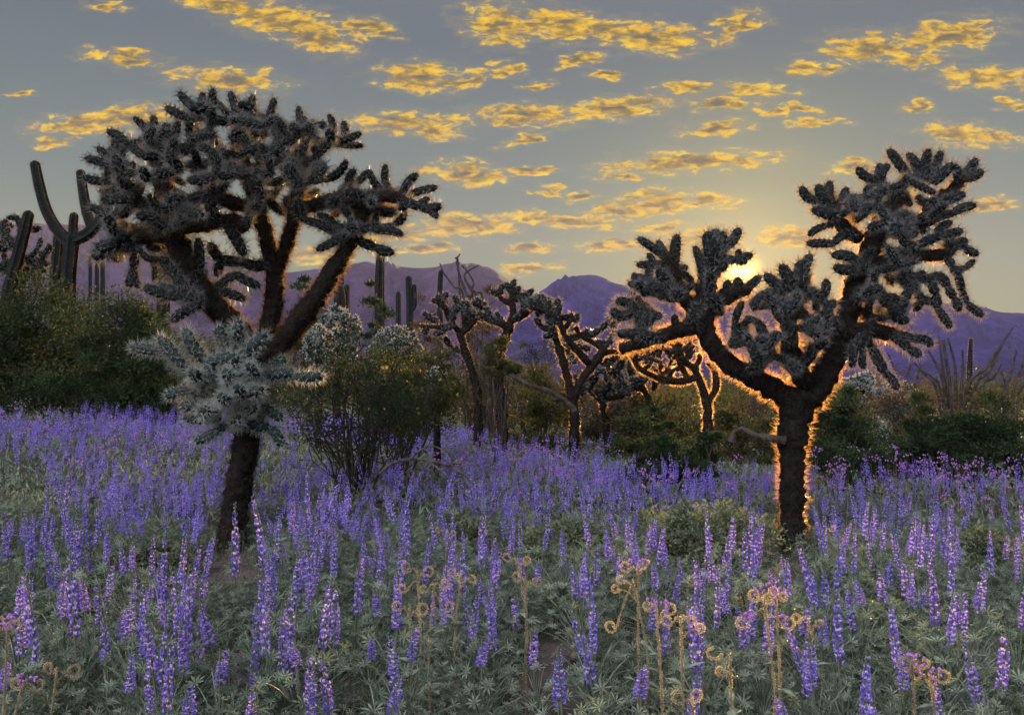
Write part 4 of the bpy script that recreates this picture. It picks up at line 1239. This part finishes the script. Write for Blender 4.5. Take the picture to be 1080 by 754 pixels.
def palmate(c, axis, rng, L, n=8):
    """star of leaflets around each centre c facing axis"""
    N = len(c)
    fr = unit(axis)
    a = np.where(np.abs(fr[:, 2:3]) < 0.9, np.array([[0, 0, 1.0]]), np.array([[1.0, 0, 0]]))
    x = unit(np.cross(a, fr))
    y = np.cross(fr, x)
    ph = rng.uniform(0, 6.28, N)
    Ls = np.broadcast_to(np.asarray(L, float), (N,))
    g = Geo()
    for q in range(n):
        an = ph + q * 6.283 / n
        d = np.cos(an)[:, None] * x + np.sin(an)[:, None] * y + fr * .35
        v, t = leaf_block(c, d, fr, Ls * rng.uniform(.8, 1.1, N), Ls * .20, rng, .35)
        g.add(v, t)
    return g.arrays()


rng = np.random.default_rng(99)
SPK = [mesh('flower_spike', spike_geo(rng, .24, int(rng.integers(13, 17)), int(rng.integers(6, 9))), ['petal', 'petal_light', 'petal_pink', 'bud', 'stem']) for _ in range(7)]


def foliage_geo(rng, h=.28, n=11):
    g = Geo()
    ang = rng.uniform(0, 6.28, n)
    rr = rng.uniform(.03, .15, n)
    z = rng.uniform(.06, h, n)
    c = np.stack([np.cos(ang) * rr, np.sin(ang) * rr, z], 1)
    ax = unit(np.stack([np.cos(ang) * .6, np.sin(ang) * .6, np.ones(n)], 1) + rng.normal(size=(n, 3)) * .3)
    g.add_geo(palmate(c, ax, rng, rng.uniform(.018, .038, n), 8))
    for q in range(n):
        sp, sr = smooth_path([np.array([0, 0, z[q] * .45]), c[q] * [.6, .6, .85], c[q]], np.array([.0022, .0018, .0012]), .06)
        v, t, _ = tube(sp, sr, 4, 0, False)
        g.add(v, t)
    return g.arrays()


FOL = [mesh('foliage', foliage_geo(rng, .30, 26), ['leaf_lupine']) for _ in range(6)]
stv, stt, _ = tube(np.stack([.006 * np.sin(np.linspace(0, 3, 8)), np.zeros(8), np.linspace(-.03, 1, 8)], 1), np.linspace(.0042, .0026, 8), 6, 0, True)
STEM = mesh('stem', Geo().add(stv, stt), ['stem'])

TRUNKS = [(245, 6.45, 30), (835, 6.3, 30)]
placed = []


def lupine(x, y, z0, L, wscale, label, seed, tilt=0.0):
    """flower spike starts z0 above the ground and is L long"""
    rg = random.Random(seed)
    gzv = G(x, y)
    root = empty('lupine', (x, y, gzv), label, 'lupine', 'violet lupines in the near field', rg.uniform(0, 6.28))
    root.rotation_euler = (rg.gauss(0, .09), rg.gauss(0, .09) + tilt, rg.uniform(0, 6.28))
    s = link('stem', STEM, root)
    s.scale = (wscale, wscale, z0 + L * .96)
    f = link('flower_spike', SPK[rg.randrange(len(SPK))], root)
    f.location = (0, 0, z0)
    f.scale = (wscale, wscale, L / .24)
    f.rotation_euler = (0, 0, rg.uniform(0, 6.28))
    fo = link('foliage', FOL[rg.randrange(len(FOL))], root)
    q = rg.uniform(.85, 1.25)
    fo.scale = (q, q, min(1.2, max(.6, z0 / .28)))
    placed.append((x, y))
    return root


NEAR = [(250, 525, 605), (188, 577, 655), (200, 590, 690), (182, 640, 710), (90, 577, 670), (50, 600, 695), (22, 595, 655), (15, 548, 590), (38, 568, 600), (72, 608, 650), (118, 645, 695), (138, 630, 670),
        (150, 655, 690), (135, 685, 730), (237, 680, 720), (150, 520, 565), (130, 515, 540), (120, 560, 585), (65, 495, 550), (285, 515, 595), (288, 600, 690), (303, 615, 710), (322, 675, 700), (250, 625, 670),
        (265, 630, 670), (320, 490, 535), (330, 530, 570), (360, 550, 585), (337, 580, 630), (350, 615, 680), (375, 575, 645), (386, 577, 620), (360, 675, 750), (415, 600, 660), (430, 515, 585), (445, 570, 615),
        (460, 525, 555), (477, 540, 570), (492, 570, 630), (485, 620, 670), (510, 605, 635), (507, 670, 700), (390, 733, 775), (392, 670, 692), (222, 740, 765), (515, 560, 585), (5, 690, 725), (632, 577, 655),
        (642, 630, 715), (652, 580, 615), (670, 555, 590), (570, 660, 700), (595, 680, 740), (702, 590, 620), (712, 595, 640), (755, 583, 615), (747, 590, 620), (830, 585, 635), (842, 583, 605), (815, 598, 620),
        (780, 620, 670), (790, 610, 645), (717, 700, 750), (745, 630, 665), (875, 600, 640), (900, 615, 665), (907, 605, 635), (957, 585, 630), (965, 595, 640), (1017, 590, 645), (1012, 620, 655), (1035, 610, 640),
        (1067, 605, 660), (1045, 675, 750), (845, 635, 670), (867, 645, 680), (830, 735, 760), (667, 735, 775), (932, 600, 635), (985, 620, 640), (305, 520, 560), (215, 560, 600), (78, 545, 585), (410, 540, 575),
        (690, 625, 665), (800, 640, 690), (770, 625, 680), (725, 615, 660), (310, 580, 640), (395, 620, 650), (560, 590, 615), (470, 590, 625), (28, 640, 690), (100, 600, 640), (170, 600, 640), (1060, 560, 590)]
SPECIAL = {
    (250, 525, 605): 'tall lupine standing right in front of the left cholla trunk', (303, 615, 710): 'fullest tall lupine spike with pale pink flecks, right of the left cholla trunk',
    (360, 675, 750): 'leaning lupine spike at the bottom edge below the creosote bush', (1045, 675, 750): 'lone lupine spike at the bottom right corner',
    (237, 680, 720): 'short lupine below the left cholla, over a dark gap in the leaves', (595, 680, 740): 'slim lupine beside the bare stony patch at the bottom middle',
    (570, 660, 700): 'short slanting lupine at the left rim of the stony patch', (642, 630, 715): 'long slim lupine just left of the curly stalks', (717, 700, 750): 'lupine spike climbing along a curly dry stalk',
    (350, 615, 680): 'half faded lupine with a bare seed stalk below its flowers', (1067, 605, 660): 'rightmost tall lupine at the edge of the picture', (50, 600, 695): 'long lupine spike second from the left edge in the front rows',
    (90, 577, 670): 'tall lupine left of the dark stones', (390, 733, 775): 'lupine tip cut by the bottom edge, right of the leaning spike', (830, 585, 635): 'lupine spike right at the foot of the forked cholla trunk',
    (222, 740, 765): 'small lupine tip at the bottom edge, left of the leaning spike', (5, 690, 725): 'lupine spike cut by the left edge near the bottom', (667, 735, 775): 'lupine tip at the bottom edge below the curly stalks'}
for q, (px, t0, t1) in enumerate(NEAR):
    zb = 0.26 + 0.05 * math.sin(q * 2.3)
    D = min(7.0, (CAM_H - zb) * 1000 / max(t1 - 400, 60))
    for _ in range(3):
        D = (CAM_H - zb - G((px - 540) / F * D, D)) * 1000 / max(t1 - 400, 60)
    D = max(2.5, min(D, 7.5))
    L = (t1 - t0) * D / 1000
    x = (px - 540) / F * D
    if t1 > 625:
        lab = 'violet lupine spike among the front rows left of the middle' if px < 560 else 'violet lupine spike among the front rows right of the middle'
    else:
        lab = 'smaller violet lupine further back in the left half of the field' if px < 560 else 'smaller violet lupine further back in the right half of the field'
    lupine(x, D, zb, max(L, .09), 0.92 + 0.08 * math.cos(q * 1.7), SPECIAL.get((px, t0, t1), lab), 1000 + q, tilt=0.0)
    if (px, t0, t1) in ((303, 615, 710), (200, 590, 690), (288, 600, 690)):
        lupine(x + .03, D + .05, zb - .05, L * .8, .9, 'violet lupine spike crowded against the fullest spikes', 1500 + q)

BARE = [(105, 655, 42), (560, 700, 36), (170, 655, 30), (600, 660, 20)]


def blocked(px, py_ground, D, x):
    for tx, td, hw in TRUNKS:
        if abs(px - tx) < hw and 3.7 < D < td + .25:
            return True
    for (mx, md, mw) in ((602, 5.6, 50), (738, 5.9, 56), (148, 5.5, 40), (930, 3.9, 50), (470, 6.2, 36), (1040, 5.6, 34)):
        if abs(px - mx) < mw and md - 1.0 < D < md + .25:
            return True
    return False


rg = random.Random(4)
total = len(placed)
tries = 0
while total < 300 and tries < 20000:
    tries += 1
    D = rg.uniform(2.5, 5.2)
    px = rg.uniform(-30, 1110)
    x = (px - 540) / F * D
    n_ = math.sin(x * 2.1 + 1) * math.sin(D * 1.7 + x) + .5 * math.sin(x * 5 + D * 4)
    if n_ < -.35 + rg.uniform(-.3, .3) or blocked(px, 0, D, x):
        continue
    if min(((x - a) ** 2 + (D - b) ** 2 for a, b in placed), default=9) < .10 ** 2:
        continue
    if D < 4.4 and any(abs(px - k_[0]) < 15 for k_ in SPECIAL) or px < 75 and D < 3.6 or px > 1052 and D < 3.6:
        continue
    if any(abs(px - wx) < 15 and D < wd for wx, wd in ((806, 3.3), (770, 3.2), (718, 3.3), (692, 3.3), (673, 3.4), (440, 3.8), (458, 3.6), (731, 3.0), (550, 3.8))):
        continue
    lab = 'small violet lupine in the crowd behind the front rows, left half' if px < 540 else 'small violet lupine in the crowd behind the front rows, right half'
    lupine(x, D, rg.uniform(.16, .34), rg.uniform(.12, .26), rg.uniform(.65, .9), lab, 3000 + tries)
    total += 1

# the rest of the lupines, thousands, as one mass
rng = np.random.default_rng(123)
LO = [spike_geo(rng, .24, 13, 5, .024, .017, True) for _ in range(8)]
LOm = [spike_geo(rng, .24, 9, 4, .024, .022, True) for _ in range(6)]
ge = Geo()
want, made, tr = 3000, 0, 0
while made < want and tr < 60000:
    tr += 1
    D = math.sqrt(rng.uniform(4.9 ** 2, 21 ** 2))
    px = rng.uniform(-40, 1120)
    x = (px - 540) / F * D
    lim = np.interp(px, [0, 250, 430, 560, 700, 860, 1080], [18.5, 17.5, 14.5, 13.5, 9.4, 8.6, 8.8])
    if D > lim or blocked(px, 0, D, x):
        continue
    nn = math.sin(x * 1.1 + .5) * math.sin(D * .9 + .6 * x) + .6 * math.sin(x * 2.7 + D * 2.1)
    if nn < -.10 + rng.uniform(-.6, .6):
        continue
    vt = LO if D < 10 else LOm
    v, t, m = vt[int(rng.integers(0, len(vt)))]
    L = rng.uniform(.09, .24)
    wsc = rng.uniform(.75, 1.0) * (1 if D < 10 else 1.1)
    a = rng.uniform(0, 6.28)
    sx, sy = rng.normal(size=2) * .13
    rot = np.array([[math.cos(a) * wsc, -math.sin(a) * wsc, sx], [math.sin(a) * wsc, math.cos(a) * wsc, sy], [0, 0, L / .24]])
    z0 = rng.uniform(.10, .34)
    ge.add(v @ rot.T + np.array([x, D, G(x, D) + z0]), t, np.where((m == 0) & (rng.uniform(size=len(m)) < rng.uniform(.05, .5)), 1, m))
    made += 1
tag(link('lupine_field', mesh('lupine_field', ge, ['petal', 'petal_light', 'petal_pink', 'bud', 'stem'])), 'carpet of violet lupines running back to the bushes', kind='stuff')

# ------------------------------------------------------------------ ground cover
rng = np.random.default_rng(321)
ge = Geo()
n = 62000
D = np.sqrt(rng.uniform(2.3 ** 2, 7.5 ** 2, n))
px = rng.uniform(-60, 1140, n)
x = (px - 540) / F * D
dn = np.sin(x * 3.1 + D * 1.3) * np.sin(D * 2.9 - x * 1.1) + .5 * np.sin(7 * x + 3 * D)
keep = dn > rng.uniform(-.75, .30, n)
bare = np.zeros(n, bool)
gpy = 400 + CAM_H * 1000 / D
for bx_, by_, br in BARE:
    bare |= ((px - bx_) / (br * 1.6)) ** 2 + ((gpy - by_ - 25) / (br * 1.1)) ** 2 < 1
keep &= ~bare
for tx, td, hw in TRUNKS:
    keep &= ~((np.abs(px - tx) < hw * 1.1) & (D > td - 1.3) & (D < td) & (rng.uniform(size=n) < .72))
D, px, x, dn = D[keep], px[keep], x[keep], dn[keep]
n = len(D)
z = gz(x, D) + rng.uniform(.01, 1, n) ** 1.3 * np.clip(.12 + .14 * dn, .06, .30)
c = np.stack([x, D, z], 1)
ax = unit(rng.normal(size=(n, 3)) * .55 + np.array([0, -.25, 1.0]))
ge.add_geo(palmate(c, ax, rng, rng.uniform(.012, .031, n) * rng.choice([.7, 1, 1.25], n), 7))
# thin grassy stalks
n2 = 52000
ii = rng.integers(0, n, n2)
b = c[ii].copy()
b[:, :2] += rng.normal(size=(n2, 2)) * .04
b[:, 2] = gz(b[:, 0], b[:, 1])
v, t = needles(b, rng.normal(size=(n2, 3)) * .35 + np.array([0, 0, 1.0]), rng.uniform(.05, .26, n2), .0012, rng)
ge.add(v, t, 1)
# further away, simple leaves
n3 = 110000
D = np.sqrt(rng.uniform(7.0 ** 2, 22 ** 2, n3))
px = rng.uniform(-60, 1140, n3)
x = (px - 540) / F * D
z = gz(x, D) + rng.uniform(0, 1, n3) ** 1.2 * (.16 + .10 * np.sin(x * 1.9 + D) * np.sin(D * 1.4))
c = np.stack([x, D, np.maximum(z, gz(x, D) + .01)], 1)
v, t = leaf_block(c, rng.normal(size=(n3, 3)) * .7 + np.array([0, 0, .8]), rng.normal(size=(n3, 3)), rng.uniform(.05, .11, n3), rng.uniform(.014, .03, n3), rng)
ge.add(v, t, np.where(rng.uniform(size=len(t)) < .25, 1, 0))
tag(link('ground_cover', mesh('ground_cover', ge, ['leaf_lupine', 'leaf_grey'])), 'grey green leaves and weeds between the lupines', kind='stuff')


# ------------------------------------------------------------------ curly scorpionweed stalks
def coil(c, start, nrm, r, turns, rng, tr=.0035):
    """a curl that winds inward from c"""
    fr = unit(nrm)
    s = unit(np.asarray(start) - fr * np.dot(start, fr))
    y = np.cross(fr, s)
    th = np.linspace(0, turns * 6.283, int(16 * turns) + 4)
    rad = r * (1 - .5 * th / th[-1])
    ctr = c + s * r
    pts = ctr - s * (rad * np.cos(th))[:, None] + y * (rad * np.sin(th))[:, None] + fr * (np.linspace(0, .008, len(th)))[:, None]
    return pts, np.full(len(th), tr)


def scorpionweed(px, top, D, label, heads, flowers, seed, lean=0.0):
    rng = np.random.default_rng(seed)
    k = D / F
    tp = P(px, top, D)
    heads = [(hx * 1.15, hy * 1.1, sd_) for hx, hy, sd_ in heads]
    bx = P(px + lean, 500, D)[0]
    loc = np.array([bx, D, G(bx, D)])
    root = empty('scorpionweed', tuple(loc), label, 'wildflower', 'curly scorpionweed stalks')
    mid = (loc + tp) / 2 + rng.normal(size=3) * .028 + np.array([(tp[0] - loc[0]) * -.25, 0, 0])
    sp, sr = smooth_path([loc - np.array([0, 0, .02]), mid, tp], np.array([.0036, .0030, .0024]), .02)

    def hairy(name, sp, sr, dens, parent):
        v, t, n = tube(sp - loc, sr, 6, .05, True, rng=rng)
        o = link(name, mesh(name, Geo().add(v, t, 0), ['dry']), parent)
        cnt = int(len(sp) * dens)
        idx = rng.integers(0, len(n), cnt)
        tn = unit(np.gradient(sp, axis=0))[np.minimum(idx // 6, len(sp) - 1)]
        st_ = np.linalg.norm(sp[1] - sp[0])
        nv, nt = needles(v[idx] + tn * rng.uniform(-.6, .6, (cnt, 1)) * st_ + rng.normal(size=(cnt, 3)) * .001, unit(n[idx] + rng.normal(size=(cnt, 3)) * .4), rng.uniform(.0015, .0042, cnt), .0005, rng)
        link('hairs', mesh('hairs', Geo().add(nv, nt, 0), ['hair']), o)
    hairy('stem', sp, sr, 44, root)
    for hx, hy, side in heads:
        e = tp + np.array([hx * k, rng.uniform(-.03, .03), -hy * k])
        b0 = sp[max(0, len(sp) - 1 - int(rng.integers(0, 4)))]
        cp, cr = coil(e, np.array([side, 0, .35]), np.array([0, 1.0 * side, .2]) + rng.normal(size=3) * .25, rng.uniform(.013, .021), rng.uniform(.7, 1.15), rng)
        path = np.vstack([smooth_path([b0, (b0 + e) / 2 + np.array([0, 0, .01]), e], np.array([.003, .003, .0034]), .012)[0], cp[1:]])
        hairy('curl', path, np.full(len(path), .0017), 22, root)
        if flowers:
            n = 7
            dd = unit(rng.normal(size=(n, 3)) + np.array([0, 0, .8]))
            v, t = blob(e - loc + np.array([0, 0, .012]) + dd * .010, dd, .012, .006)
            link('flowers', mesh('flowers', Geo().add(v, t), ['mauve']), root)
    # lobed leaves low on the stalk
    n = 9
    zz = rng.uniform(.15, .75, n)
    c = sp[(zz * (len(sp) - 1)).astype(int)] - loc
    d = unit(rng.normal(size=(n, 3)) * [1, 1, .3])
    v, t = leaf_block(c, d, np.tile([0, 0, 1.0], (n, 1)), rng.uniform(.04, .075, n), rng.uniform(.02, .03, n), rng)
    link('foliage', mesh('foliage', Geo().add(v, t), ['leaf_lupine']), root)


WEEDS = [
    (806, 632, 2.65, 'tallest curly scorpionweed stalk with two big coils and mauve flowers at its top', [(-16, 22, -1), (16, 24, 1), (-4, -2, -1), (6, -4, 1)], True, 0),
    (770, 694, 2.5, 'curly stalk nodding to the left below the tallest one', [(-8, -4, -1), (-6, 10, -1)], False, 22),
    (718, 652, 2.7, 'curly stalk with coils at three heights, middle of the golden group', [(-8, 2, -1), (4, 0, 1), (14, 12, 1)], False, 0),
    (692, 640, 2.75, 'straight curly stalk between two others in the golden group', [(-6, 0, -1), (6, 2, 1)], True, 0),
    (673, 598, 3.1, 'high thin curly stalk at the back of the golden group', [(-6, 2, -1), (4, 0, 1)], True, 0),
    (668, 614, 2.95, 'curly stalk bent left beside the high thin one', [(-8, -2, -1), (-12, 8, -1), (-16, 44, -1)], False, 2),
    (818, 630, 2.8, 'small curly stalk right behind the tallest one', [(-3, 0, -1), (5, 2, 1)], True, 0),
    (731, 745, 2.3, 'curled tip at the bottom edge right of the climbing lupine', [(-6, -8, -1), (0, -4, 1)], False, 10),
    (545, 590, 3.4, 'thin curly stalk left of the brittlebush mound', [(-4, 0, -1), (5, 2, 1)], False, 0),
    (555, 610, 3.3, 'short curly stalk close to the stony patch', [(-4, 0, -1), (4, 3, 1)], False, 0),
    (440, 600, 3.3, 'curly stalk on the left of the dry tangle in the middle', [(-5, 0, -1), (5, 3, 1), (-8, 18, -1)], False, 0),
    (458, 618, 3.1, 'curly stalk with low coils in the dry tangle in the middle', [(-5, 2, -1), (5, 0, 1), (8, 22, 1)], False, 0),
    (432, 640, 2.9, 'short curly stalk in front of the dry tangle', [(-6, 0, -1), (5, 4, 1)], False, 0),
    (470, 560, 4.8, 'thin pale curly stalk above the dry tangle', [(-4, 0, -1), (4, 2, 1)], False, 0),
    (486, 606, 3.3, 'curly stalk on the right of the dry tangle', [(-4, 0, -1), (6, 4, 1)], False, 0),
    (870, 556, 4.9, 'small curly stalk right of the forked cholla trunk', [(-4, 0, -1), (4, 2, 1)], False, 0),
    (782, 632, 3.9, 'faint curly stalk behind the nodding one', [(-4, 0, -1), (4, 2, 1)], True, 0),
    (60, 708, 2.5, 'pale curly stalk at the lower left corner', [(-5, 0, -1), (5, 2, 1)], False, 0),
    (23, 725, 2.5, 'short curly stalk beside the one at the lower left corner', [(-5, 0, -1), (4, 3, 1)], True, 0),
    (962, 698, 2.6, 'mauve flowered scorpionweed on the green mound near the lower right corner', [(-4, 0, -1), (5, 2, 1)], True, 0),
    (981, 714, 2.6, 'low mauve scorpionweed right of the other one on the green mound', [(-4, 0, -1), (4, 0, 1)], True, 0),
    (853, 655, 2.8, 'golden bent tip just right of the tallest stalk', [(-5, 0, -1), (5, 3, 1)], False, 0),
    (8, 660, 2.6, 'mauve scorpionweed at the left edge', [(-4, 0, -1), (4, 0, 1)], True, 0),
]
for q, (px, tp, D, lab, hd, fl, ln) in enumerate(WEEDS):
    scorpionweed(px, tp, D, lab, hd, fl, 500 + q, ln)
# pale pinkish seed heads further back
rng = np.random.default_rng(55)
ge = Geo()
n = 420
cl = np.array([(600, 9.0), (560, 10.5), (60, 11), (160, 10), (700, 8), (500, 9), (880, 8.5), (970, 9), (1040, 8.5), (20, 13), (330, 12)])
ii = rng.integers(0, len(cl), n)
D = cl[ii, 1] + rng.normal(size=n) * .9
px = cl[ii, 0] + rng.normal(size=n) * 55
x = (px - 540) / F * D
b = np.stack([x, D, gz(x, D)], 1)
h = rng.uniform(.26, .46, n)
d = np.array([0, 0, 1.0]) + rng.normal(size=(n, 3)) * .08
v, t = needles(b, d, h, .004, rng)
ge.add(v, t, 0)
top = b + unit(d) * h[:, None]
for _ in range(5):
    v, t = blob(top + rng.normal(size=(n, 3)) * [.022, .022, .008], rng.normal(size=(n, 3)) + [0, 0, .6], .022, .009)
    ge.add(v, t, 1)
tag(link('seed_heads', mesh('seed_heads', ge, ['dry', 'mauve'])), 'pinkish dried flower heads scattered through the field', kind='stuff')

# ------------------------------------------------------------------ stones
rng = np.random.default_rng(8)


def stone(px, py, w, label):
    D = CAM_H * 1000 / (py - 400)
    x = (px - 540) / F * D
    th = np.linspace(0, math.pi, 9)
    ph = np.linspace(0, 2 * math.pi, 15)[:-1]
    V = []
    ax = rng.uniform(.7, 1.2, 3) * [1, .8, .42]
    for a in th:
        for bq in ph:
            p = np.array([math.sin(a) * math.cos(bq), math.sin(a) * math.sin(bq), math.cos(a)])
            q = 1 + .16 * math.sin(4 * p[0] + 3 * p[1] + px) + .10 * math.sin(7 * p[2] + 5 * p[0] + py)
            p = np.sign(p) * np.abs(p) ** .8
            V.append(p * q * ax * w * D / 2000)
    m = len(ph)
    T = []
    for i in range(len(th) - 1):
        for j in range(m):
            a, b_, c_, d_ = i * m + j, i * m + (j + 1) % m, (i + 1) * m + (j + 1) % m, (i + 1) * m + j
            T += [[a, d_, c_], [a, c_, b_]]
    o = link('stone', mesh('stone', Geo().add(V, T), ['rock']))
    o.location = (x, D, G(x, D) + w * D / 2000 * .15)
    o.rotation_euler = (rng.normal() * .15, rng.normal() * .15, rng.uniform(0, 6))
    tag(o, label, 'stone', 'dark stones on the bare soil')


for px, py, wd, lab in ((98, 690, 54, 'broad flat dark stone below the tall lupine at the left'), (130, 672, 40, 'dark stone right behind the broad flat one'), (70, 676, 34, 'small dark stone left of the broad flat one'),
                        (165, 690, 36, 'dark stone between the broad flat one and the left cholla'), (560, 728, 46, 'flat purple brown stone in the bare patch at the bottom middle'), (585, 716, 30, 'small stone on the right of the bare patch'),
                        (540, 715, 30, 'small stone on the left of the bare patch'), (570, 745, 34, 'stone nearest the bottom edge in the bare patch'), (255, 700, 44, 'pale stone half under leaves below the left cholla'),
                        (520, 630, 24, 'small stone above the bare patch'), (610, 690, 26, 'stone under the curly stalks at the right of the bare patch')):
    stone(px, py, wd, lab)
